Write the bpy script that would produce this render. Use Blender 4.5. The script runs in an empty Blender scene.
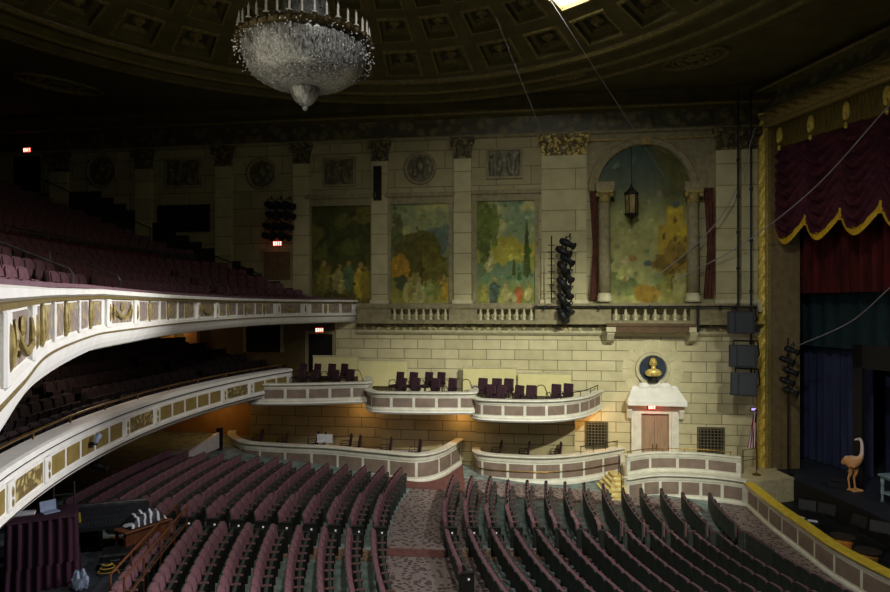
import bpy, math, random
import numpy as np
from math import sin, cos, pi, atan2, sqrt, radians
random.seed(7)
RNG = np.random.RandomState(3)
SC = bpy.context.scene
COL = SC.collection
F, CX, HY, EYE = 640.0, 445.0, 306.0, 8.0

# ------------------------------------------------------------------ helpers
def lin(c):
    return tuple((x/12.92 if x <= .04045 else ((x+.055)/1.055)**2.4) for x in c)
def rgb(r, g, b):
    return lin((r/255., g/255., b/255.))

class MB:
    """collects faces for ONE mesh"""
    def __init__(s): s.v = []; s.f = []; s.mi = []; s.cur = 0
    def add(s, vs, fs, m=None):
        o = len(s.v); s.v += [tuple(map(float, p)) for p in vs]
        for f in fs:
            s.f.append(tuple(o+i for i in f)); s.mi.append(s.cur if m is None else m)
    def quad(s, a, b, c, d, m=None): s.add([a, b, c, d], [(0, 1, 2, 3)], m)
    def box(s, x0, x1, y0, y1, z0, z1, m=None, M=None):
        vs = [(x0,y0,z0),(x1,y0,z0),(x1,y1,z0),(x0,y1,z0),(x0,y0,z1),(x1,y0,z1),(x1,y1,z1),(x0,y1,z1)]
        if M: vs = [M(p) for p in vs]
        s.add(vs, [(0,3,2,1),(4,5,6,7),(0,1,5,4),(1,2,6,5),(2,3,7,6),(3,0,4,7)], m)
    def bbox(s, x0, x1, y0, y1, z0, z1, b=.02, m=None, M=None):
        """box with chamfered vertical and top edges"""
        b = min(b, (x1-x0)*.45, (y1-y0)*.45, (z1-z0)*.45)
        def ring(i, z): return [(x0+i+b,y0+i,z),(x1-i-b,y0+i,z),(x1-i,y0+i+b,z),(x1-i,y1-i-b,z),(x1-i-b,y1-i,z),(x0+i+b,y1-i,z),(x0+i,y1-i-b,z),(x0+i,y0+i+b,z)]
        rs = [ring(b*.6, z0), ring(0, z0+b), ring(0, z1-b), ring(b*.6, z1)]
        vs = [p for r in rs for p in r]
        if M: vs = [M(p) for p in vs]
        fs = [(7,6,5,4,3,2,1,0), (24,25,26,27,28,29,30,31)]
        for k in range(3):
            for j in range(8):
                a, c = k*8+j, k*8+(j+1) % 8
                fs.append((a, c, c+8, a+8))
        s.add(vs, fs, m)
    def prism(s, poly, z0, z1, m=None, M=None):
        n = len(poly)
        vs = [(x, y, z0) for x, y in poly]+[(x, y, z1) for x, y in poly]
        if M: vs = [M(p) for p in vs]
        s.add(vs, [tuple(reversed(range(n))), tuple(range(n, 2*n))]+[(i, (i+1) % n, n+(i+1) % n, n+i) for i in range(n)], m)
    def tube(s, path, r, n=8, m=None, cap=True, close=False):
        path = [np.array(p, float) for p in path]; K = len(path)
        rr = r if isinstance(r, (list, tuple)) else [r]*K
        vs = []; up = None
        for i, p in enumerate(path):
            if close: t = path[(i+1) % K]-path[i-1]
            else: t = path[min(i+1, K-1)]-path[max(i-1, 0)]
            t = t/(np.linalg.norm(t)+1e-12)
            if up is None:
                up = np.array((0, 0, 1.)) if abs(t[2]) < .9 else np.array((1., 0, 0))
            a = np.cross(t, up); a /= (np.linalg.norm(a)+1e-12); bb = np.cross(a, t); up = bb
            for j in range(n):
                th = 2*pi*j/n
                vs.append(p+(a*cos(th)+bb*sin(th))*rr[i])
        fs = []
        for i in range(K if close else K-1):
            for j in range(n):
                i2 = (i+1) % K
                fs.append((i*n+j, i2*n+j, i2*n+(j+1) % n, i*n+(j+1) % n))
        if cap and not close:
            fs += [tuple(range(n)), tuple(reversed(range((K-1)*n, K*n)))]
        s.add(vs, fs, m)
    def lathe(s, prof, n=24, c=(0, 0, 0), m=None, a0=0, a1=2*pi, M=None):
        full = abs(a1-a0-2*pi) < 1e-6; k = n if full else n+1
        vs = []
        for r, z in prof:
            for j in range(k):
                th = a0+(a1-a0)*j/n
                vs.append((c[0]+r*cos(th), c[1]+r*sin(th), c[2]+z))
        if M: vs = [M(p) for p in vs]
        fs = []
        for i in range(len(prof)-1):
            for j in range(n):
                j2 = (j+1) % k
                fs.append((i*k+j, i*k+j2, (i+1)*k+j2, (i+1)*k+j))
        if full:
            if prof[0][0] > 1e-4: fs.append(tuple(reversed(range(k))))
            if prof[-1][0] > 1e-4: fs.append(tuple(range((len(prof)-1)*k, len(prof)*k)))
        s.add(vs, fs, m)
    def ball(s, c, r, nu=12, nv=8, m=None, M=None, fn=None):
        rx, ry, rz = r if isinstance(r, (tuple, list)) else (r, r, r)
        vs = []
        for i in range(nv+1):
            ph = -pi/2+pi*i/nv
            for j in range(nu):
                th = 2*pi*j/nu
                p = (c[0]+rx*cos(ph)*cos(th), c[1]+ry*cos(ph)*sin(th), c[2]+rz*sin(ph))
                if fn: p = fn(p, th, ph)
                vs.append(M(p) if M else p)
        fs = [(i*nu+j, i*nu+(j+1) % nu, (i+1)*nu+(j+1) % nu, (i+1)*nu+j) for i in range(nv) for j in range(nu)]
        s.add(vs, fs, m)
    def sweep(s, pts, nrm, prof, m=None, closed_prof=False, caps=False, clamp=None):
        """pts/nrm in plan; prof = (offset along normal, z)"""
        k = len(prof); vs = []
        for (x, y), (a, b) in zip(pts, nrm):
            for d, z in prof:
                p = (x+a*d, y+b*d, z)
                vs.append(clamp(p) if clamp else p)
        fs = []
        kk = k if closed_prof else k-1
        for i in range(len(pts)-1):
            for j in range(kk):
                j2 = (j+1) % k
                fs.append((i*k+j, (i+1)*k+j, (i+1)*k+j2, i*k+j2))
        if caps:
            fs += [tuple(range(k)), tuple(reversed(range((len(pts)-1)*k, len(pts)*k)))]
        s.add(vs, fs, m)
    def build(s, name, mat, parent=None, loc=(0, 0, 0), rz=0, smooth=False, rot=None):
        me = bpy.data.meshes.new(name)
        me.from_pydata(s.v, [], s.f)
        mats = mat if isinstance(mat, (list, tuple)) else [mat]
        for mm in mats: me.materials.append(mm)
        if len(mats) > 1: me.polygons.foreach_set('material_index', s.mi)
        if smooth: me.polygons.foreach_set('use_smooth', [True]*len(me.polygons))
        me.update()
        o = bpy.data.objects.new(name, me); COL.objects.link(o)
        o.location = loc; o.rotation_euler = rot if rot else (0, 0, rz)
        if parent is not None: o.parent = parent
        return o

def tag(o, label=None, cat=None, group=None, kind=None):
    if label: o['label'] = label
    if cat: o['category'] = cat
    if group: o['group'] = group
    if kind: o['kind'] = kind
    return o
def thing(name, label, cat, loc=(0, 0, 0), rz=0, group=None):
    o = bpy.data.objects.new(name, None); COL.objects.link(o)
    o.location = loc; o.rotation_euler = (0, 0, rz); o.empty_display_size = .2
    return tag(o, label, cat, group)
def struct(o, label=None):
    o['kind'] = 'structure'
    if label: o['label'] = label
    return o
KIDS = {}
def kids(o):
    return [c for c in bpy.data.objects if c.parent is o]
def copy_tree(o, children, loc, rz, label, group=None):
    """children: {object: [objects]} collected once"""
    c = o.copy(); COL.objects.link(c); c.location = loc; c.rotation_euler = (0, 0, rz)
    c['label'] = label
    if group: c['group'] = group
    def rec(src, dst):
        for ch in children.get(src.name, ()):
            d = ch.copy(); COL.objects.link(d); d.parent = dst; rec(ch, d)
    rec(o, c)
    return c
def tree_of(o):
    out = {}
    def rec(x):
        out[x.name] = kids(x)
        for k in out[x.name]: rec(k)
    rec(o); return out
ORD = ['first','second','third','fourth','fifth','sixth','seventh','eighth','ninth','tenth','eleventh','twelfth','thirteenth','fourteenth','fifteenth','sixteenth','seventeenth','eighteenth','nineteenth','twentieth']
def ordn(i):
    if i < 20: return ORD[i]
    tens = {2: 'twenty', 3: 'thirty', 4: 'forty', 5: 'fifty', 6: 'sixty', 7: 'seventy'}
    n = i+1
    if n % 10 == 0: return {30: 'thirtieth', 40: 'fortieth', 50: 'fiftieth', 60: 'sixtieth', 20: 'twentieth'}[n]
    return tens[n//10]+'-'+ORD[n % 10-1]

# ------------------------------------------------------------------ materials
def mat(name, c, rough=.7, c2=None, scale=6., metal=0., emit=None, es=0., detail=4., bump=0., spec=.3, stretch=None):
    m = bpy.data.materials.new(name); m.use_nodes = True
    nt = m.node_tree; b = nt.nodes['Principled BSDF']
    b.inputs['Roughness'].default_value = rough; b.inputs['Metallic'].default_value = metal
    b.inputs['Specular IOR Level'].default_value = spec
    if c2 is None: c2 = tuple(x*.78 for x in c)
    tc = nt.nodes.new('ShaderNodeTexCoord'); n = nt.nodes.new('ShaderNodeTexNoise')
    n.inputs['Scale'].default_value = scale; n.inputs['Detail'].default_value = detail
    if stretch:
        mp = nt.nodes.new('ShaderNodeMapping'); mp.inputs['Scale'].default_value = stretch
        nt.links.new(tc.outputs['Object'], mp.inputs['Vector']); nt.links.new(mp.outputs[0], n.inputs['Vector'])
    else: nt.links.new(tc.outputs['Object'], n.inputs['Vector'])
    r = nt.nodes.new('ShaderNodeValToRGB')
    r.color_ramp.elements[0].position = .35; r.color_ramp.elements[1].position = .65
    r.color_ramp.elements[0].color = (*c2, 1); r.color_ramp.elements[1].color = (*c, 1)
    nt.links.new(n.outputs['Fac'], r.inputs['Fac']); nt.links.new(r.outputs['Color'], b.inputs['Base Color'])
    if emit:
        b.inputs['Emission Color'].default_value = (*emit, 1); b.inputs['Emission Strength'].default_value = es
    if bump:
        bp = nt.nodes.new('ShaderNodeBump'); bp.inputs['Strength'].default_value = bump; bp.inputs['Distance'].default_value = .03
        nt.links.new(n.outputs['Fac'], bp.inputs['Height']); nt.links.new(bp.outputs[0], b.inputs['Normal'])
    return m
def ashlar(name, c, c2, joint, bw=1.3, bh=.46, mort=.018, axis='XZ', bump=.4):
    m = mat(name, c, .75, c2, .8)
    nt = m.node_tree; b = nt.nodes['Principled BSDF']
    tc = nt.nodes.new('ShaderNodeTexCoord'); sep = nt.nodes.new('ShaderNodeSeparateXYZ'); cmb = nt.nodes.new('ShaderNodeCombineXYZ')
    nt.links.new(tc.outputs['Object'], sep.inputs[0])
    nt.links.new(sep.outputs[axis[0]], cmb.inputs['X']); nt.links.new(sep.outputs[axis[1]], cmb.inputs['Y'])
    br = nt.nodes.new('ShaderNodeTexBrick'); br.offset = .5
    br.inputs['Scale'].default_value = 1; br.inputs['Brick Width'].default_value = bw; br.inputs['Row Height'].default_value = bh
    br.inputs['Mortar Size'].default_value = mort; br.inputs['Mortar Smooth'].default_value = .3
    br.inputs['Color1'].default_value = (*c, 1); br.inputs['Color2'].default_value = (*c2, 1); br.inputs['Mortar'].default_value = (*joint, 1)
    nt.links.new(cmb.outputs[0], br.inputs['Vector'])
    n = nt.nodes.new('ShaderNodeTexNoise'); n.inputs['Scale'].default_value = 1.7; n.inputs['Detail'].default_value = 6
    nt.links.new(tc.outputs['Object'], n.inputs['Vector'])
    mx = nt.nodes.new('ShaderNodeMix'); mx.data_type = 'RGBA'; mx.blend_type = 'MULTIPLY'; mx.inputs['Factor'].default_value = .35
    rp = nt.nodes.new('ShaderNodeValToRGB'); rp.color_ramp.elements[0].position = .3; rp.color_ramp.elements[1].position = .62
    rp.color_ramp.elements[0].color = (.5, .48, .42, 1); rp.color_ramp.elements[1].color = (1, 1, 1, 1)
    nt.links.new(n.outputs['Fac'], rp.inputs['Fac'])
    nt.links.new(br.outputs['Color'], mx.inputs['A']); nt.links.new(rp.outputs['Color'], mx.inputs['B'])
    nt.links.new(mx.outputs['Result'], b.inputs['Base Color'])
    bp = nt.nodes.new('ShaderNodeBump'); bp.inputs['Strength'].default_value = bump; bp.inputs['Distance'].default_value = .03; bp.invert = True
    nt.links.new(br.outputs['Fac'], bp.inputs['Height']); nt.links.new(bp.outputs[0], b.inputs['Normal'])
    return m
def ornate(name, base, gold, scale=9., thr=.5, bump=.8, rough=.5, kind='vor'):
    """relief pattern: gold scrollwork on a coloured ground"""
    m = bpy.data.materials.new(name); m.use_nodes = True; nt = m.node_tree; b = nt.nodes['Principled BSDF']
    b.inputs['Roughness'].default_value = rough
    tc = nt.nodes.new('ShaderNodeTexCoord')
    n = nt.nodes.new('ShaderNodeTexNoise'); n.inputs['Scale'].default_value = scale*.6; n.inputs['Detail'].default_value = 2
    nt.links.new(tc.outputs['Object'], n.inputs['Vector'])
    v = nt.nodes.new('ShaderNodeTexVoronoi'); v.inputs['Scale'].default_value = scale
    mx = nt.nodes.new('ShaderNodeMix'); mx.data_type = 'RGBA'; mx.inputs['Factor'].default_value = .25
    nt.links.new(tc.outputs['Object'], mx.inputs['A']); nt.links.new(n.outputs['Color'], mx.inputs['B'])
    nt.links.new(mx.outputs['Result'], v.inputs['Vector'])
    r = nt.nodes.new('ShaderNodeValToRGB'); r.color_ramp.elements[0].position = thr-.12; r.color_ramp.elements[1].position = thr+.12
    r.color_ramp.elements[0].color = (*gold, 1); r.color_ramp.elements[1].color = (*base, 1)
    nt.links.new(v.outputs['Distance'], r.inputs['Fac']); nt.links.new(r.outputs['Color'], b.inputs['Base Color'])
    bp = nt.nodes.new('ShaderNodeBump'); bp.inputs['Strength'].default_value = bump; bp.inputs['Distance'].default_value = .05; bp.invert = True
    nt.links.new(v.outputs['Distance'], bp.inputs['Height']); nt.links.new(bp.outputs[0], b.inputs['Normal'])
    return m
def attr_mat(name, rough=.85):
    m = bpy.data.materials.new(name); m.use_nodes = True; nt = m.node_tree; b = nt.nodes['Principled BSDF']
    b.inputs['Roughness'].default_value = rough; b.inputs['Specular IOR Level'].default_value = .1
    a = nt.nodes.new('ShaderNodeAttribute'); a.attribute_name = 'paint'
    n = nt.nodes.new('ShaderNodeTexNoise'); n.inputs['Scale'].default_value = 14; n.inputs['Detail'].default_value = 6
    mx = nt.nodes.new('ShaderNodeMix'); mx.data_type = 'RGBA'; mx.blend_type = 'MULTIPLY'; mx.inputs['Factor'].default_value = .5
    r = nt.nodes.new('ShaderNodeValToRGB'); r.color_ramp.elements[0].position = .3; r.color_ramp.elements[1].position = .6
    r.color_ramp.elements[0].color = (.55, .55, .5, 1); r.color_ramp.elements[1].color = (1, 1, 1, 1)
    nt.links.new(n.outputs['Fac'], r.inputs['Fac'])
    nt.links.new(a.outputs['Color'], mx.inputs['A']); nt.links.new(r.outputs['Color'], mx.inputs['B'])
    nt.links.new(mx.outputs['Result'], b.inputs['Base Color'])
    return m
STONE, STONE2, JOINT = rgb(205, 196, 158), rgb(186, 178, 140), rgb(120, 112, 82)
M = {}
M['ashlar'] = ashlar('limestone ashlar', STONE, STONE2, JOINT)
M['ashlar_dark'] = ashlar('shaded ashlar', rgb(178,166,126), rgb(160,150,114), rgb(92,84,60), bump=.5)  # same stone with the shade below the boxes put into its colour
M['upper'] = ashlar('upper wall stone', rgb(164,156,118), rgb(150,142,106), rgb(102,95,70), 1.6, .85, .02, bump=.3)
M['pil'] = ashlar('pilaster stone', rgb(184,177,138), rgb(170,163,124), rgb(120,112,80), 4, .95, .02, bump=.3)
M['stone'] = mat('pale stone', rgb(196,190,158), .7, rgb(176,170,136), 4)
M['stone_grey'] = mat('olive grey stone', rgb(142,134,102), .75, rgb(120,112,84), 4)
M['gilt'] = mat('dull gilding', rgb(164,146,88), .5, rgb(122,106,56), 14, metal=.1, bump=.3)
M['gilt_line'] = mat('dull olive gilding', rgb(122,106,62), .5, rgb(96,82,44), 14)
M['gold'] = mat('gold', rgb(226,204,104), .4, rgb(190,164,70), 10, metal=.1)
M['brightgold'] = mat('polished gold', rgb(230,206,124), .35, rgb(180,150,74), 10, metal=.25)
M['frieze'] = ornate('carved frieze', rgb(60,56,36), rgb(98,90,56), 3.2, .42)
M['frieze_small'] = ornate('carved scroll band', rgb(96,88,56), rgb(170,158,106), 7, .4)
M['capital'] = ornate('carved acanthus capital', rgb(66,60,38), rgb(120,110,70), 7, .42)
M['relief'] = ornate('carved relief', rgb(80,78,56), rgb(120,112,78), 4.5, .4)
M['white'] = mat('ivory paint', rgb(232,230,222), .5, rgb(222,220,210), 3)
M['white2'] = mat('ivory trim paint', rgb(222,220,204), .5, rgb(204,202,186), 3)
M['mauve_panel'] = mat('taupe mauve panel', rgb(138,120,108), .6, rgb(122,106,94), 3)
M['gold_panel'] = mat('old gold panel', rgb(146,126,72), .5, rgb(128,110,58), 5)
M['orn_panel'] = ornate('gold scrolls on mauve', rgb(138,124,116), rgb(178,160,104), 7.5, .36)
M['orn_gold'] = ornate('gold scroll panel', rgb(110,94,54), rgb(190,172,112), 8.5, .38)
M['brass'] = mat('brass rail', rgb(150,118,60), .35, rgb(110,84,38), 6, metal=.8)
M['steel'] = mat('grey steel rail', rgb(120,120,122), .35, rgb(90,90,92), 6, metal=.7)
M['iron'] = mat('dark iron', rgb(46,42,36), .5, rgb(34,30,26), 6, metal=.4)
M['black'] = mat('black paint', rgb(26,27,30), .55, rgb(18,19,22), 6)
M['black_cloth'] = mat('black cloth', rgb(24,25,28), .95, rgb(14,15,17), 8)
M['speaker'] = mat('black speaker cabinet', rgb(38,41,46), .5, rgb(31,34,39), 10)
M['grille'] = mat('speaker mesh', rgb(48,52,58), .6, rgb(46,50,58), 60)
M['carpet_plain'] = mat('plain dark red carpet', rgb(118,78,72), .95, rgb(100,64,60), 5)
M['floor'] = mat('grey green painted concrete', rgb(136,150,146), .8, rgb(98,112,108), 3)
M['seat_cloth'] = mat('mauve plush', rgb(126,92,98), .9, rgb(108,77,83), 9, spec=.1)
M['seat_shell'] = mat('black green seat shell', rgb(60,66,61), .65, rgb(48,53,49), 6)
M['seat_wood'] = mat('reddish wood armrest', rgb(104,72,72), .5, rgb(84,56,56), 9)
M['seat_end'] = mat('dark cast iron end', rgb(34,36,34), .6, rgb(26,27,26), 8)
M['aisle_light'] = mat('aisle lamp', (.9,.9,.85), .4, emit=(1,.95,.85), es=.2)
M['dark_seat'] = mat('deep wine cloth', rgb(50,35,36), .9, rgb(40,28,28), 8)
M['balcony_cloth'] = mat('plum balcony cloth', rgb(108,76,84), .9, rgb(90,60,68), 8)
M['upper_seat'] = mat('upper plum cloth', rgb(112,78,84), .9, rgb(92,62,68), 8)  # cloth colour of the upper balcony rows, tuned on its own
M['exit_door'] = mat('brown exit door', rgb(104,86,62), .6, rgb(88,72,52), 6)
M['box_chair'] = mat('plum chair cloth', rgb(60,36,46), .85, rgb(48,28,36), 8)
M['door_wood'] = mat('walnut brown door', rgb(160,134,108), .55, rgb(142,116,92), 6, stretch=(1,1,.2))
M['wood'] = mat('brown wood', rgb(112,68,42), .5, rgb(84,48,30), 6, stretch=(4,4,.4))
M['dark_wall'] = mat('olive brown wall paint', rgb(96,84,50), .85, rgb(84,72,42), 2)
M['warm_wall'] = mat('tan wall paint', rgb(160,124,72), .85, rgb(146,112,64), 2)
M['void'] = mat('dark opening', rgb(16,15,13), .9, rgb(10,10,9), 3)
M['velvet'] = mat('wine velvet', rgb(78,36,48), .85, rgb(56,26,36), 4, spec=.15)
M['velvet_red'] = mat('dark red velvet', rgb(76,24,22), .85, rgb(48,14,13), 4, spec=.15, stretch=(1,1,.15))
M['fringe'] = mat('gold bullion fringe', rgb(206,170,40), .6, rgb(170,134,24), 30, stretch=(1,1,.1))
M['teal_cloth'] = mat('dark teal cloth', rgb(22,44,50), .9, rgb(16,32,38), 4)
M['navy_cloth'] = mat('navy cloth', rgb(44,50,80), .9, rgb(34,39,64), 4, stretch=(1,1,.15))
M['drape'] = mat('purple drape', rgb(64,32,50), .8, rgb(40,20,32), 4, stretch=(1,1,.2))
M['exit_red'] = mat('lit exit sign', (.5,.02,.01), .4, emit=(1,.10,.07), es=2.2)
M['exit_letter'] = mat('exit letters', (1,.7,.6), .4, emit=(1,.55,.42), es=5)
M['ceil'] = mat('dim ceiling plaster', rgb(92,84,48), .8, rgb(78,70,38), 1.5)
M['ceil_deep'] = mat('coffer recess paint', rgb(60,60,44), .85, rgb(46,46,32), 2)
M['ceil_gilt'] = mat('ceiling gilding', rgb(124,112,62), .6, rgb(90,80,40), 9)
M['paper'] = mat('white paper', rgb(215,218,224), .7)
M['bluewhite'] = mat('bluish plastic', rgb(150,165,190), .5)
M['paint'] = attr_mat('mural paint')
# patterned carpet
def carpet(name, c1, c2, c3, s):
    m = bpy.data.materials.new(name); m.use_nodes = True; nt = m.node_tree; b = nt.nodes['Principled BSDF']
    b.inputs['Roughness'].default_value = .95; b.inputs['Specular IOR Level'].default_value = .1
    tc = nt.nodes.new('ShaderNodeTexCoord'); v = nt.nodes.new('ShaderNodeTexVoronoi'); v.inputs['Scale'].default_value = s
    v.inputs['Randomness'].default_value = 1.0
    nt.links.new(tc.outputs['Object'], v.inputs['Vector'])
    w = nt.nodes.new('ShaderNodeTexVoronoi'); w.inputs['Scale'].default_value = s*2.3; nt.links.new(tc.outputs['Object'], w.inputs['Vector'])
    r = nt.nodes.new('ShaderNodeValToRGB'); r.color_ramp.interpolation = 'CONSTANT'
    r.color_ramp.elements[0].color = (*c2, 1); r.color_ramp.elements[1].position = .42; r.color_ramp.elements[1].color = (*c1, 1)
    r2 = nt.nodes.new('ShaderNodeValToRGB'); r2.color_ramp.elements[0].position = .2; r2.color_ramp.elements[1].position = .5
    r2.color_ramp.elements[0].color = (*c3, 1); r2.color_ramp.elements[1].color = (1, 1, 1, 1)
    mx = nt.nodes.new('ShaderNodeMix'); mx.data_type = 'RGBA'; mx.blend_type = 'MULTIPLY'; mx.inputs['Factor'].default_value = .8
    nt.links.new(v.outputs['Distance'], r.inputs['Fac']); nt.links.new(w.outputs['Distance'], r2.inputs['Fac'])
    nt.links.new(r.outputs['Color'], mx.inputs['A']); nt.links.new(r2.outputs['Color'], mx.inputs['B'])
    nt.links.new(mx.outputs['Result'], b.inputs['Base Color'])
    return m
M['carpet_fig'] = carpet('figured red grey carpet', rgb(136,124,118), rgb(92,78,78), (.6,.55,.55), 6.5)
M['carpet_beige'] = carpet('faded figured carpet', rgb(146,122,100), rgb(112,88,76), (.6,.55,.5), 9)

# ------------------------------------------------------------------ frames of reference (plan geometry of the hall)
WK = .141                                   # the far side wall is Y = 30 - WK*X
_wl = sqrt(1+WK*WK); WA = (1/_wl, -WK/_wl); WB = (WK/_wl, 1/_wl); WROT = atan2(WA[1], WA[0])
def wallY(x): return 30-WK*x
def w2(u, off=0): return (u*WA[0]-off*WB[0], 30+u*WA[1]-off*WB[1])
def wl(u, off, z): p = w2(u, off); return (p[0], p[1], z)
def wu(px, off=0):
    k = (px-CX)/F; v = -off
    return (k*(30+v*WB[1])-v*WB[0])/(WA[0]-k*WA[1])
def wz(px, py, off=0):
    y = w2(wu(px, off), off)[1]
    return EYE+(HY-py)/F*y
PO = (14.0, 28.0); PQ = (.199, -.98); PB = (.98, .199); PROT = atan2(PQ[1], PQ[0])
def p3(t, v, z): return (PO[0]+PQ[0]*t+PB[0]*v, PO[1]+PQ[1]*t+PB[1]*v, z)
def pt(px, v=0):
    k = (px-CX)/F
    return (k*(PO[1]+PB[1]*v)-PO[0]-PB[0]*v)/(PQ[0]-k*PQ[1])
CROW = (24.2, 20.3)                          # centre of the seat rows
CLOG = (17.4, 18.9); RLOG = 26.2             # centre of the loge front
def fz(x, y):
    r = math.hypot(x-CROW[0], y-CROW[1])
    return .075*max(0., min(r, 38)-14.5)
def AT(px, py, Y): return ((px-CX)/F*Y, Y, EYE+(HY-py)/F*Y)
# ------------------------------------------------------------------ shell
def grid_obj(name, xs, ys, zf, m):
    b = MB(); nx, ny = len(xs), len(ys)
    b.v = [(x, y, zf(x, y)) for y in ys for x in xs]
    b.f = [(j*nx+i, j*nx+i+1, (j+1)*nx+i+1, (j+1)*nx+i) for j in range(ny-1) for i in range(nx-1)]
    b.mi = [0]*len(b.f)
    return b.build(name, m, smooth=True)
struct(grid_obj('floor', list(np.linspace(-24, 14.2, 60)), list(np.linspace(-3, 33.5, 56)), fz, M['floor']))

UL, UR = wu(-40), wu(759)+.1
U335 = wu(335)
b = MB(); b.box(U335, UR, 0, .4, -.5, 7.35)
struct(b.build('wall_side', M['ashlar'], loc=(0, 30, 0), rz=WROT))
b = MB(); b.box(UL-3, U335, 0, .4, 4.1, 7.4)
struct(b.build('wall_loge', M['dark_wall'], loc=(0, 30, 0), rz=WROT))  # wall in balcony shade; that darkness is put into its colour
for i, (xa, xb) in enumerate(((163, 175), (187, 200))):
    b = MB(); b.box(wu(xa), wu(xb), -.3, 0, 4.1, 7.4); struct(b.build('column_%d' % (20+i), M['warm_wall'], loc=(0, 30, 0), rz=WROT))
b = MB(); b.box(UL-3, U335, 0, .4, -.5, 4.1)
struct(b.build('wall_under_loge', M['warm_wall'], loc=(0, 30, 0), rz=WROT))
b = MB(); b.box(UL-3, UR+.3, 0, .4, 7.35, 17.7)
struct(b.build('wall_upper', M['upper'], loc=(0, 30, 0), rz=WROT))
# rear walls, near wall
b = MB(); b.box(-16.3, -15.9, 4, 32.4, -.5, 4.6)
struct(b.build('wall_rear', M['dark_wall'], rz=0))
b = MB(); b.box(-17.2, -16.8, -4, 33, 4.6, 8.3)
struct(b.build('wall_loge_rear', M['warm_wall']))
b = MB(); b.box(-27.5, -27.1, -5, 35, 4, 18)
struct(b.build('wall_balcony_rear', M['dark_wall']))
b = MB(); b.box(-27.5, 40, -4.4, -4.0, -2, 19)
struct(b.build('wall_near', M['dark_wall']))

# ceiling: flat spandrels, ring mouldings, coffered saucer dome
CE = (-2.8, 14.9)
b = MB(); N = 108
def pol(r, a, z): return (CE[0]+r*cos(a), CE[1]+r*sin(a), z)
def ringstrip(b, prof, m, n=N):
    vs = []; k = len(prof)
    for j in range(n):
        for r, z in prof: vs.append(pol(r, 2*pi*j/n, z))
    fs = [(j*k+i, ((j+1) % n)*k+i, ((j+1) % n)*k+i+1, j*k+i+1) for j in range(n) for i in range(k-1)]
    b.add(vs, fs, m)
ringstrip(b, [(44, 17.62), (15.0, 17.62)], 0)
ringstrip(b, [(15.0, 17.62), (14.95, 17.42), (14.75, 17.36), (14.6, 17.42)], 2)
ringstrip(b, [(14.6, 17.42), (14.5, 17.62), (13.95, 17.66)], 0)
ringstrip(b, [(13.95, 17.66), (13.9, 17.46), (13.7, 17.42), (13.6, 17.5)], 2)
ringstrip(b, [(13.6, 17.5), (13.5, 17.72), (13.1, 17.74)], 0)
ringstrip(b, [(13.1, 17.74), (13.05, 17.62), (12.9, 17.62), (12.8, 17.75)], 2)
def dome(r): return 17.75+2.2*(1-(r/12.8)**2)
RB = [12.8, 10.75, 8.95, 7.3, 5.75, 4.3]; NC = 36; LAMP = (1, 4)
for k in range(5):
    ra, rb = RB[k], RB[k+1]
    for j in range(NC):
        t0, t1 = 2*pi*j/NC, 2*pi*(j+1)/NC
        def cell(f, up):
            dr, dt = (ra-rb)*f, (t1-t0)*f
            q = [(ra-dr, t0+dt), (ra-dr, t1-dt), (rb+dr, t1-dt), (rb+dr, t0+dt)]
            return [pol(r, t, dome(r)+up) for r, t in q]
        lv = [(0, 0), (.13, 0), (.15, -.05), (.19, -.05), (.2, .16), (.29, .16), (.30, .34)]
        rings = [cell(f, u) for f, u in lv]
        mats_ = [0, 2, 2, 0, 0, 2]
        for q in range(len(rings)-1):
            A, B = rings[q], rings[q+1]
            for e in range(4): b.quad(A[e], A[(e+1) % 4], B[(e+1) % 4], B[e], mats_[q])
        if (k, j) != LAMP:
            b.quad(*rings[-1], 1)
            rm, tm = (ra+rb)/2, (t0+t1)/2; c = pol(rm, tm, dome(rm)+.28); s = (ra-rb)*.13
            b.ball(c, (s, s, s*.55), 8, 5, 2)
            b.ball((c[0], c[1], c[2]-s*.5), (s*.45, s*.45, s*.4), 6, 4, 2)
ringstrip(b, [(4.3, dome(4.3)), (4.2, dome(4.3)-.15), (4.0, dome(4.2)-.1), (2.2, dome(2)), (2.0, dome(2)-.2), (.2, dome(0))], 2, 72)
ceil = struct(b.build('ceiling', [M['ceil'], M['ceil_deep'], M['ceil_gilt']]))
def ceil_oval(px, py, rx, ry, label):
    Y = 9.6*F/(HY-py); X = (px-CX)/F*Y; a = atan2(Y-CE[1], X-CE[0])+pi/2
    b = MB(); n = 40
    for rr, z, t in ((1, 17.58, .09), (.72, 17.59, .05)):
        b.tube([(rx*rr*cos(2*pi*i/n), ry*rr*sin(2*pi*i/n), 0) for i in range(n)], t, 6, close=True)
    b.ball((0, 0, 0), (rx*.35, ry*.35, .06), 12, 6)
    for i in range(12):
        th = 2*pi*i/12; b.ball((rx*.52*cos(th), ry*.52*sin(th), 0), (.12, .12, .06), 6, 4)
    o = b.build('ceiling_medallion', M['ceil_gilt'], loc=(X, Y, 17.58), rz=a)
    tag(o, label, 'medallion', 'oval ceiling medallions')
ceil_oval(695, 58, 1.25, .8, 'large gilded oval ceiling medallion above the stage end of the hall')
ceil_oval(570, 74, .6, .4, 'small gilded oval medallion on ring moulding by the bright ceiling lamp')
ceil_oval(60, 84, 1.7, .8, 'dim oval ceiling medallion above the rear balcony seats')

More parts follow.
